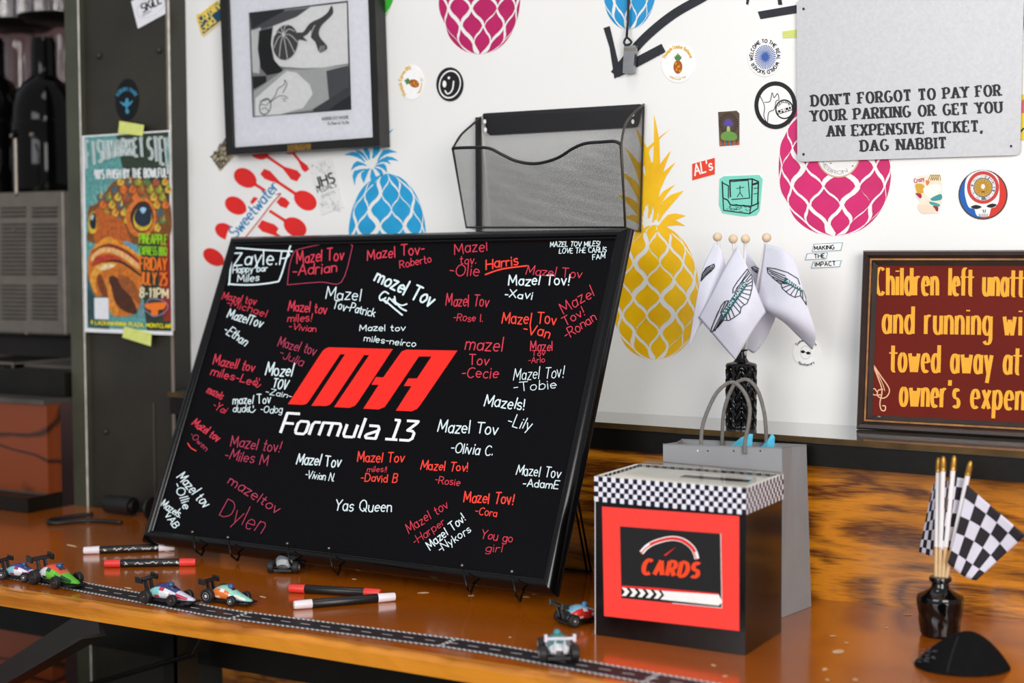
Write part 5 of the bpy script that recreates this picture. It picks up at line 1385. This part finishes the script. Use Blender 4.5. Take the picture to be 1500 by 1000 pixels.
toy_car(Vector((-.793, -.352, .0005)), 1.05, ['24282c', 'd8322a', 'd03028', '7ab8d8', 'c83028', 'e8e4e4'], '8c8c90', 'red and blue toy race car partly hidden by the card box', .88, wingc='2a302e', helmet='3c86c8')
cG = onZ(820, 968); cG.z = .0012; cG += Vector((-.009, .012, 0))
toy_car(cG, .52 + PI / 2 + .05, ['dfe6ea', '6f8a90', 'a8c4c4', '3f9a94', '9ab4b8', 'dfe6e8'], 'b8bcc0', 'pale teal toy race car with white rear wing near the card box', 1.0, wingc='dcd8e4', helmet='3a8a98')

# ------------------------------------------------------------------ card box
X0, X1, Y0, Y1, ZT = -.7525, -.5755, -.390, -.279, .1785
cb = empty('card_box', ((X0 + X1) / 2, (Y0 + Y1) / 2, 0), 'black card box with red label, chequered rim and clear lid', 'box')
bxm = pm('black_box_board', '0b0a0c', .16, var=.1, scale=20, spec=.5); crm = pm('cream_inside', 'e9e6dc', .6, var=.03); wedge = pm('white_edge', 'e2dfe0', .5)
BZ = .1505
lidm = pane.copy(); lidm.name = 'clear_acrylic'
for n_ in lidm.node_tree.nodes:
    if n_.type == 'FRESNEL': n_.inputs['IOR'].default_value = 1.12
b = MB(); b.box(X0, X1, Y0, Y1, .0003, BZ, bxm); b.box(X0 - .0008, X0, Y0 - .0004, Y0 + .002, .0003, BZ, wedge); b.build('box_body', cb)
ckw, ckb = ink('e6e6f0', .4), ink('17142a', .4); b = MB(); nx_ = 34; nz_ = 5; ny_ = 21
b.grid(lambda u, v: (X0 - .001 + (X1 - X0 + .002) * u, Y0 - .0012, BZ + (ZT - BZ) * v), nx_, nz_, lambda i, j: ckw if (i + j) % 2 == 0 else ckb)
b.grid(lambda u, v: (X1 + .0012, Y0 - .001 + (Y1 - Y0 + .002) * u, BZ + (ZT - BZ) * v), ny_, nz_, lambda i, j: ckw if (i + j) % 2 == 0 else ckb)
b.grid(lambda u, v: (X1 + .001 - (X1 - X0 + .002) * u, Y1 + .0012, BZ + (ZT - BZ) * v), nx_, nz_, lambda i, j: ckw if (i + j) % 2 == 0 else ckb)
b.grid(lambda u, v: (X0 - .0012, Y1 + .001 - (Y1 - Y0 + .002) * u, BZ + (ZT - BZ) * v), ny_, nz_, lambda i, j: ckw if (i + j) % 2 == 0 else ckb)
for x0, x1, y0, y1 in ((X0 - .0012, X1 + .0012, Y0 - .0012, Y0 + .004), (X0 - .0012, X1 + .0012, Y1 - .004, Y1 + .0012), (X0 - .0012, X0 + .004, Y0, Y1), (X1 - .004, X1 + .0012, Y0, Y1)):
    b.face([(x0, y0, ZT), (x1, y0, ZT), (x1, y1, ZT), (x0, y1, ZT)], crm)
b.build('chequered_rim', cb)
b = MB(); b.face([(X0 + .004, Y0 + .004, ZT - .003), (X1 - .004, Y0 + .004, ZT - .003), (X1 - .004, Y1 - .004, ZT - .003), (X0 + .004, Y1 - .004, ZT - .003)], crm)
b.face([(X1 - .10, Y0 + .055, ZT - .0026), (X1 - .02, Y0 + .055, ZT - .0026), (X1 - .02, Y0 + .072, ZT - .0026), (X1 - .10, Y0 + .072, ZT - .0026)], slot); b.build('slotted_top', cb)
b = MB(); b.face([(X0 + .012, Y0 + .03, ZT + .0018), (X1 - .002, Y0 + .004, ZT + .0018), (X1 - .001, Y1 - .002, ZT + .002), (X0 + .012, Y1 - .002, ZT + .005)], lidm); b.build('clear_lid', cb)
b = MB(); b.bar((X0 + .012, Y1 - .002, ZT + .0045), (X1 - .001, Y1 - .002, ZT + .0022), .0012, .0014, stain); b.build('lid_edge', cb)
FB = wallsurf(Y0); a = Art(FB, .0004); rdl = ink('f8433a', .4)
a.slab([(881.8, 741.6), (1083, 755.6), (1083, 924), (884.8, 902)], rdl); a.build('red_panel', cb)
a = Art(FB, .0009); a.slab([(908.4, 770.8), (1055, 781.5), (1057, 890), (910.5, 875.5)], ink('1d1e20', .45)); a.stroke([(1055.6, 781.5), (1057.4, 890), (985, 883)], .8, WH, 1); a.build('black_label', cb)


def qc(*pts): return [(840 + x / 2.632, 620 + y / 2.632) for x, y in pts]


a = Art(FB, .0012); oc = ink('f04a24', .4); rr2 = ink('e8302c', .4)
arc0 = spline(qc((262, 498), (285, 474), (320, 456), (375, 443), (420, 450), (455, 475), (470, 500), (476, 522)), False, 6)
a.stroke(arc0, 7, WH, 0, rnd=False); a.stroke(arc0[8:36], 4.2, rr2, 2, rnd=False); a.stroke([(p[0] - 1, p[1] + 1.6) for p in arc0], 1.5, rr2, 3, rnd=False)
a.poly(qc((348, 508), (356, 510), (398, 474)), rr2, 2); a.text('CARDS', (941, 840), (1021, 845.5), 21, oc, 6.9, 4.4, .16, 1, False, gap=4.3)
a.poly(qc((340, 645), (560, 660), (575, 688), (560, 702), (335, 678), (350, 662)), WH, 1); a.poly(qc((186, 624), (330, 634), (560, 655), (560, 662), (186, 632)), rr2, 0)
for k in range(5):
    x = 186 + k * 31; y = 632 + k * 2.6
    a.poly(qc((x, y), (x + 18, y + 2), (x + 30, y + 17), (x + 16, y + 33), (x, y + 32), (x + 12, y + 17)), WH, 1)
a.build('printed_label', cb)

# ------------------------------------------------------------------ grey gift bag
bagm = pm('grey_kraft_paper', '8f9194', .6, var=.05, scale=14, bump=.12, bscale=90); bagi = pm('grey_bag_inside', '7f8184', .7, var=.05, scale=14); cordm = pm('grey_paper_cord', '77736f', .8, var=.15, scale=300, bump=.4)
gb = empty('gift_bag', (-.67, -.18, 0), 'grey paper gift bag with cord handles standing behind the card box', 'bag')
FL, FR, BR, BL = Vector((-.742, -.228, .0004)), Vector((-.597, -.212, .0004)), Vector((-.586, -.146, .0004)), Vector((-.745, -.152, .0004))
TFL, TFR, TBR, TBL = Vector((-.742, -.231, .1965)), Vector((-.6005, -.211, .1985)), Vector((-.593, -.147, .195)), Vector((-.752, -.153, .193))
b = MB()
b.face([FL, FR, TFR, TFL], bagm); b.face([BR, BL, TBL, TBR], bagm)


def sidep(B0, B1, T0, T1, inn):
    mB, mT = (B0 + B1) / 2 + inn * .2, (T0 + T1) / 2 + inn; k0, k1, km = B0.lerp(T0, .27), B1.lerp(T1, .27), mB.lerp(mT, .22)
    b.face([B0, B1, km], bagm); b.face([B0, km, k0], bagm); b.face([B1, k1, km], bagm)
    b.face([k0, km, mT, T0], bagm); b.face([km, k1, T1, mT], bagm)


sidep(FR, BR, TFR, TBR, Vector((-.003, 0, 0))); sidep(BL, FL, TBL, TFL, Vector((.006, 0, 0)))
b.face([FL, BL, BR, FR], bagm)
b.build('bag_body', gb, solid=.0006)
b = MB()
for p, q in ((TFL, TFR), (TFR, (TFR + TBR) / 2 + Vector((-.003, 0, 0))), ((TFR + TBR) / 2 + Vector((-.003, 0, 0)), TBR), (TBR, TBL)):
    b.bar(p, q, .0014, .0012, wedge if False else bagi)
b.build('folded_rim', gb)
for px in (1037, 1075, 1114, 1022):
    p = onP(px, 660, TFL, (TFR - TFL).cross(FL - TFL).normalized()); b = MB(); b.ball(p, .0011, WH if px == 1022 else slot, 8); b.build('punch_hole', gb)
for Y_, pts in ((-.220, ((1027, 664), (1027, 649), (1030, 620), (1045, 583), (1060, 565), (1075, 560), (1090, 574), (1098, 595), (1097, 618), (1091, 649), (1091, 664))), (-.156, ((1058, 655), (1058, 636), (1061, 600), (1073, 567), (1085, 557), (1097, 557), (1110, 572), (1119, 602), (1122, 630), (1122, 652)))):
    b = MB(); b.tube(spline([tuple(onY(x, y, Y_)) for x, y in pts], False, 5), .0023, cordm, 10); b.build('handle', gb, smooth=True)
tis = pm('blue_tissue', '4fb9d8', .7, var=.15, scale=60)
tp = empty('tissue_paper', (-.66, -.18, .01), 'bright blue tissue paper sticking out of the grey gift bag', 'tissue paper')
for pts in (((1068, 655), (1085, 641), (1099, 635), (1103, 636), (1101, 657)), ((1113, 656), (1124, 645), (1131, 634), (1135, 640), (1134, 655))):
    P_ = [onY(x, y, -.185) for x, y in pts]; bs_ = [Vector((P_[-1].x, -.175, .1)), Vector((P_[0].x, -.19, .1))]
    b = MB(); c_ = sum((Vector(p) for p in P_), Vector()) / len(P_) + Vector((0, -.006, 0)); ring_ = P_ + bs_
    for i in range(len(ring_)): b.face([ring_[i], ring_[(i + 1) % len(ring_)], c_], tis)
    b.build('sheet', tp, solid=.0004)

# ------------------------------------------------------------------ tyre-tread bottle with white flags on the ledge
YV = -.088
c1 = onY(1085.5, 600, YV); rv = (onY(1109.5, 600, YV).x - onY(1061.5, 600, YV).x) / 2 * .90
zsh, znk, zt = onY(1085, 534, YV).z, onY(1085, 524, YV).z, onY(1085, 511, YV).z
v1 = empty('bottle_vase', (c1.x, YV, .2038), 'black bottle with moulded tyre tread standing on the ledge holding white flags', 'vase')
gls = pm('black_glass', '070708', .1, var=.1, scale=30, spec=.55)


def tread(t, h):
    u = (t / (2 * PI) * 8) % 1; tri = abs(u - .5) * 2
    s_ = ((h - .2038) / .0125 + tri * .8) % 1
    g = 1 if (s_ < .3) else 0; e = 1 if (u < .05 or u > .95 or abs(u - .5) < .04) else 0
    return -.0026 * max(max(0, 1 - abs(s_ - .25) / .28), e * .8)


b = MB(); nz = 84
prof = [(.001, .2038), (rv * .97, .2038)] + [(rv, .2058 + (zsh - .2058) * i / nz) for i in range(nz + 1)] + [(rv * .9, zsh + .002), (rv * .5, zsh + .004), (rv * .34, znk), (rv * .33, zt - .003), (rv * .42, zt - .002), (rv * .42, zt), (rv * .28, zt)]
b.lathe(prof, (c1.x, YV, 0), gls, 160, 'z', lambda t, h: tread(t, h) if .207 < h < zsh - .001 else 0)
b.build('glass', v1, smooth=25)

stick = pm('white_flag_stick', 'e9e8ea', .5, var=.03); stickw = pm('bare_wood_stick', 'd8b98c', .6, var=.1, scale=80); ballm = pm('wood_ball', 'e3cbab', .55, var=.08, scale=60); clo = pm('white_flag_cloth', 'dcdcea', .7, var=.02, scale=90, bump=.15, bscale=900)
neck1 = Vector((c1.x, YV, zt - .02))


def cloth(rows, mat, nu=14, nv=14, cells=None):
    """rows of control points (px, py, Y) made into a smooth sheet"""
    P_ = [[onY(*p) for p in r] for r in rows]
    def cr(ps, t):
        n = len(ps) - 1; i = min(int(t * n), n - 1); f = t * n - i
        p0, p1, p2, p3 = ps[max(i - 1, 0)], ps[i], ps[i + 1], ps[min(i + 2, n)]
        return .5 * (2 * p1 + (p2 - p0) * f + (2 * p0 - 5 * p1 + 4 * p2 - p3) * f * f + (3 * p1 - p0 - 3 * p2 + p3) * f ** 3)
    return lambda u, v: cr([cr(r, u) for r in P_], v)


tl = ink('1f5c66', .5); lk = ink('20262c', .5)


def z5(*pts): return [(990 + x / 4.76, 330 + y / 4.76) for x, y in pts]


wingsF = {
 'front': dict(banner=((315, 622), (345, 645), (502, 412), (472, 392)), txt=('ASTON MARTIN', (340, 628), (496, 405), 3.8), lines=[
  ((245, 740), (262, 690), (320, 560), (345, 530), (370, 525), (360, 548), (318, 622)), ((400, 472), (402, 440), (430, 395), (500, 305), (530, 350), (535, 400), (530, 440), (515, 500), (495, 545), (468, 560), (455, 575), (450, 610), (410, 640), (375, 662), (335, 660), (300, 705), (255, 742), (245, 740)),
  ((318, 625), (262, 738)), ((325, 632), (275, 735)), ((333, 638), (290, 715)), ((342, 643), (305, 695)), ((410, 470), (508, 318)), ((425, 440), (516, 330)), ((482, 398), (522, 345)), ((490, 402), (530, 365)), ((500, 412), (534, 390)), ((492, 425), (532, 420)), ((478, 448), (526, 452)), ((462, 470), (518, 487)), ((448, 492), (505, 520)), ((434, 512), (478, 552)), ((420, 532), (455, 575)), ((405, 556), (448, 608)), ((388, 580), (412, 638)), ((370, 605), (385, 655)), ((355, 626), (360, 660)), ((300, 600), (252, 715)), ((350, 535), (315, 610))]),
 'right': dict(banner=((765, 360), (756, 396), (880, 466), (893, 455), (862, 415)), txt=('ASTON M', (772, 391), (882, 458), 3.8), lines=[
  ((640, 295), (700, 303), (780, 328), (850, 372), (862, 412)), ((640, 295), (645, 330), (690, 375), (738, 412), (745, 440), (790, 480), (830, 502), (868, 490), (888, 520), (910, 555), (905, 500), (890, 455)),
  ((645, 305), (765, 352)), ((655, 320), (762, 368)), ((665, 335), (758, 382)), ((680, 358), (756, 394)), ((700, 380), (762, 402)), ((725, 402), (778, 408)), ((745, 435), (795, 416)), ((770, 462), (815, 428)), ((800, 485), (832, 438)), ((830, 500), (850, 448)), ((868, 490), (868, 458)), ((885, 515), (880, 466))]),
 'left': dict(banner=None, txt=None, lines=[((178, 388), (186, 340), (215, 295), (268, 270), (272, 290), (250, 318), (215, 345), (178, 388)), ((190, 335), (268, 280)), ((186, 350), (262, 295)), ((182, 365), (250, 312)), ((180, 378), (232, 332)), ((200, 318), (240, 288))]),
 'back': dict(banner=None, txt=None, lines=[((530, 290), (555, 288), (578, 300)), ((530, 290), (540, 310), (570, 332)), ((538, 300), (576, 312)), ((548, 315), (574, 322))]),
}
flags = [
 ('back', (1092, 350), -.078, 'white flag mostly hidden behind the other white flags, third ball from the left', [[(1091, 360, -.080), (1104, 382, -.078), (1118, 404, -.075)], [(1088, 420, -.070), (1108, 430, -.070), (1129, 440, -.066)], [(1090, 480, -.06), (1112, 476, -.062), (1137, 460, -.058)], [(1096, 512, -.052), (1106, 516, -.052), (1122, 496, -.052)]]),
 ('left', (1051, 347), -.100, 'leftmost white flag in the tread bottle, drooping to the left', [[(1047, 356, -.104), (1056, 364, -.106), (1064, 396, -.104)], [(1030, 392, -.110), (1046, 410, -.114), (1062, 430, -.108)], [(1020, 440, -.112), (1034, 450, -.116), (1052, 462, -.108)], [(1009, 508, -.098), (1020, 486, -.104), (1032, 466, -.104)]]),
 ('right', (1123, 348), -.098, 'rightmost white flag in the tread bottle, spread to the right', [[(1121, 357, -.101), (1146, 364, -.108), (1164, 379, -.108)], [(1116, 392, -.102), (1150, 400, -.114), (1173, 410, -.108)], [(1111, 425, -.102), (1152, 435, -.116), (1184, 450, -.106)], [(1108, 449, -.100), (1150, 463, -.112), (1195, 489, -.100)], [(1140, 462, -.078), (1162, 485, -.082), (1190, 512, -.082)]]),
 ('front', (1074, 350), -.112, 'front white flag in the tread bottle with the winged emblem in full', [[(1080, 360, -.118), (1098, 397, -.124), (1110, 428, -.126), (1122, 457, -.118)], [(1060, 394, -.122), (1078, 425, -.134), (1093, 455, -.136), (1106, 480, -.126)], [(1042, 430, -.122), (1060, 452, -.134), (1076, 478, -.138), (1091, 504, -.128)], [(1023, 465, -.112), (1041, 486, -.122), (1059, 507, -.126), (1077, 527, -.122)]]),
]
for key, bpx, Yb_, lab, rows in flags:
    bc_ = onY(bpx[0], bpx[1], Yb_); o = empty('flag', (c1.x, YV, zt), lab, 'flag', 'white flags in the tread bottle')
    off = Vector(((bc_.x - c1.x) * .05, (Yb_ - YV) * .1, 0)); b = MB(); b.tube([bc_, neck1 + off], .0019, stick, 10); b.build('stick', o, smooth=True)
    b = MB(); b.ball(bc_, .0058, ballm, 18); b.build('ball_tip', o, smooth=True)
    b = MB(); b.grid(cloth(rows, clo), 16, 18, clo); ob = b.build('cloth', o, smooth=True, solid=.0004)
    bv = BVHTree.FromPolygons([v.co + WORLD[ob] for v in ob.data.vertices], [tuple(p.vertices) for p in ob.data.polygons])
    W_ = wingsF[key]
    a = Art(meshsurf([bv], wallsurf(Yb_ - .004)), .0009, .00014)
    for ln_ in W_['lines']:
        q = z5(*ln_); q2 = []
        for i in range(len(q) - 1):
            m_ = max(2, int(math.dist(q[i], q[i + 1]) / 2.5)); q2 += [(q[i][0] + (q[i + 1][0] - q[i][0]) * k / m_, q[i][1] + (q[i + 1][1] - q[i][1]) * k / m_) for k in range(m_)]
        a.stroke(q2 + [q[-1]], 1.25, lk, 0)
    if W_['banner']:
        q = z5(*W_['banner']); n_ = 12
        for k in range(n_):
            def e(A_, B_, t): return (A_[0] + (B_[0] - A_[0]) * t, A_[1] + (B_[1] - A_[1]) * t)
            if key == 'front': l0, l1, r0, r1 = e(q[0], q[3], k / n_), e(q[0], q[3], (k + 1) / n_), e(q[1], q[2], k / n_), e(q[1], q[2], (k + 1) / n_)
            else: l0, l1, r0, r1 = e(q[0], q[3], k / n_), e(q[0], q[3], (k + 1) / n_), e(q[1], q[2], k / n_), e(q[1], q[2], (k + 1) / n_)
            for m_ in range(3): a.poly([e(l0, r0, m_ / 3), e(l1, r1, m_ / 3), e(l1, r1, (m_ + 1) / 3), e(l0, r0, (m_ + 1) / 3)], tl, 2)
        s_, p0, p1, h_ = W_['txt']; a.text(s_, z5(p0)[0], z5(p1)[0], h_, ink('f4f6f8'), .65, l=5)
    a.build('winged_emblem', ob)

# ------------------------------------------------------------------ bottle with chequered flags at the right
Y2 = -.205
c2 = onY(1377, 900, Y2); sc2 = (onY(1400, 880, Y2).x - onY(1360, 880, Y2).x) / 40 * .93
zb2, zs2, zn2, zt2 = .0004, onY(1377, 874, Y2).z, onY(1377, 862, Y2).z, onY(1377, 844, Y2).z
v2 = empty('bottle_vase', (c2.x, Y2, 0), 'short black glass bottle on the counter holding chequered flags', 'vase')


def swirl(t, h): return .0006 * math.sin(5 * t + h * 260) * max(0, 1 - abs(h - .024) / .018)


b = MB(); R2 = 37 * sc2
b.lathe([(.001, zb2), (R2 * .76, zb2), (R2 * .82, zb2 + .003)] + [(R2 * (.83 + .17 * i / 12), zb2 + .003 + (zs2 - zb2 - .005) * i / 12) for i in range(13)] + [(R2 * .96, zs2 + .002), (R2 * .7, zs2 + .005), (R2 * .45, zn2), (R2 * .38, zn2 + .003), (R2 * .36, zt2 - .006), (R2 * .46, zt2 - .005), (R2 * .48, zt2 - .002), (R2 * .44, zt2), (R2 * .30, zt2)], (c2.x, Y2, 0), gls, 72, 'z', lambda t, h: swirl(t, h))
b.build('glass', v2, smooth=40)
goldm = pm('gold_tip', 'b5873a', .3, metal=.7, var=.1, scale=80); fw_, fk_ = pm('flag_white', 'd4d4e4', .7, var=.03, scale=90), pm('flag_black', '16141f', .7, var=.05, scale=90)
cf = [
 ((1375, 670, -.205), (1371, 846), 'chequered flag on the leftmost gold tipped stick, hanging down to the left', [[(1374, 702, -.196), (1366, 712, -.190)], [(1370, 760, -.196), (1355, 765, -.186)], [(1366, 815, -.196), (1346, 808, -.184)]], (4, 8)),
 ((1382, 668, -.212), (1376, 847), 'rolled chequered flag on the second gold tipped stick from the left', [[(1384, 703, -.208), (1390, 705, -.2)], [(1381, 760, -.208), (1386, 762, -.198)], [(1378, 818, -.208), (1382, 815, -.198)]], (2, 8)),
 ((1398, 667, -.206), (1381, 847), 'narrow folded chequered flag between the two right gold tipped sticks', [[(1392, 697, -.208), (1413, 701, -.2)], [(1386, 750, -.208), (1403, 752, -.2)], [(1379, 806, -.208), (1390, 806, -.2)]], (2, 6)),
 ((1422, 675, -.212), (1386, 846), 'widest chequered flag spread out to the right on the rightmost gold tipped stick', [[(1417, 710, -.214), (1445, 735, -.205), (1472, 758, -.2), (1502, 784, -.198)], [(1404, 768, -.214), (1427, 778, -.204), (1450, 795, -.196), (1468, 815, -.194)], [(1388, 824, -.214), (1404, 838, -.206), (1416, 846, -.2), (1430, 850, -.196)]], (5, 5)),
]
for (tx, ty, tY), (bx, by), lab, rows, (cu, cv) in cf:
    tp_ = onY(tx, ty, tY); bt_ = onY(bx, by, Y2); d_ = (bt_ - tp_).normalized(); L2 = (bt_ - tp_).length; o = empty('flag', (c2.x, Y2, zt2), lab, 'flag', 'chequered flags in the short bottle')
    s0 = tp_ + d_ * .016; s1 = tp_ + d_ * (L2 * .74); b = MB(); b.tube([s0, s1], .0028, stick, 12); b.build('stick_sleeve', o, smooth=40)
    b = MB(); b.tube([s1 - d_ * .002, bt_ + d_ * .012], .0022, stickw, 12); b.build('stick', o, smooth=40)
    b = MB(); b.tube([tp_, tp_ + d_ * .0015, tp_ + d_ * .005, tp_ + d_ * .012, tp_ + d_ * .0125, tp_ + d_ * .016, tp_ + d_ * .0165], [.0012, .0022, .0030, .0034, .0030, .0036, .0030], goldm, 14); b.build('gold_tip', o, smooth=40)
    fn = cloth(rows, None); m4 = 3
    b = MB(); b.grid(fn, cu * m4, cv * m4, lambda i, j: fk_ if ((i // m4) + (j // m4)) % 2 == 0 else fw_); b.build('cloth', o, smooth=True, solid=.0004)

# ------------------------------------------------------------------ black skullcap
feltm = pm('black_felt', '0b0b0d', .9, var=.15, scale=120, bump=.3, bscale=900, spec=.15)
cc = onZ(1397, 988); cw = (onZ(1477, 978).x - onZ(1317, 978).x) / 2 * .98; cc.y += .035
sk = empty('skullcap', (cc.x, cc.y, 0), 'black felt skullcap lying on the counter in front of the chequered flags', 'cap')
b = MB(); ha = .036
def capf(u, v):
    t = 2 * PI * u; r = math.sin(v * PI / 2); z = 1 - r ** 1.7
    ang = t + .5; x = cw * r * math.cos(t); y = .040 * r * math.sin(t)
    seam = 1 - .02 * max(0, 1 - abs(((t / (PI / 2)) % 1) - .0) * 12)
    return (cc.x + x * CR.x - y * CR.y + z * .006, cc.y + x * CR.y + y * CR.x, max(.0008, ha * z * seam + .0008))
b.grid(capf, 56, 18, feltm)
ob = b.build('crown', sk, smooth=True, solid=.0016)
bv = BVHTree.FromPolygons([v.co + WORLD[ob] for v in ob.data.vertices], [tuple(p.vertices) for p in ob.data.polygons])
a = Art(meshsurf([bv], lambda x, y, l: onZ(x, y, .02)), .0013, .0001); gp = ink('6a6c74'); rq = random.Random(3)
for i in range(5):
    for k in range(3 + i % 2):
        x = 1334 + k * 10 + i * 1.2; y = 967 - i * 4.6 - k * .5 + 3
        a.stroke([(x + rq.uniform(-1, 1) + m_ * 1.6, y + rq.uniform(-1.2, 1.2)) for m_ in range(5)], .9, gp, 0)
a.build('stamped_print', sk)
a = Art(meshsurf([bv], lambda x, y, l: onZ(x, y, .02)), .0011, .0001); a.stroke([(1388 + k * 1.2 + (k * k) * .1, 985 - k * 6.4) for k in range(9)], .9, ink('2c2d33'), 0); a.build('seam', sk)
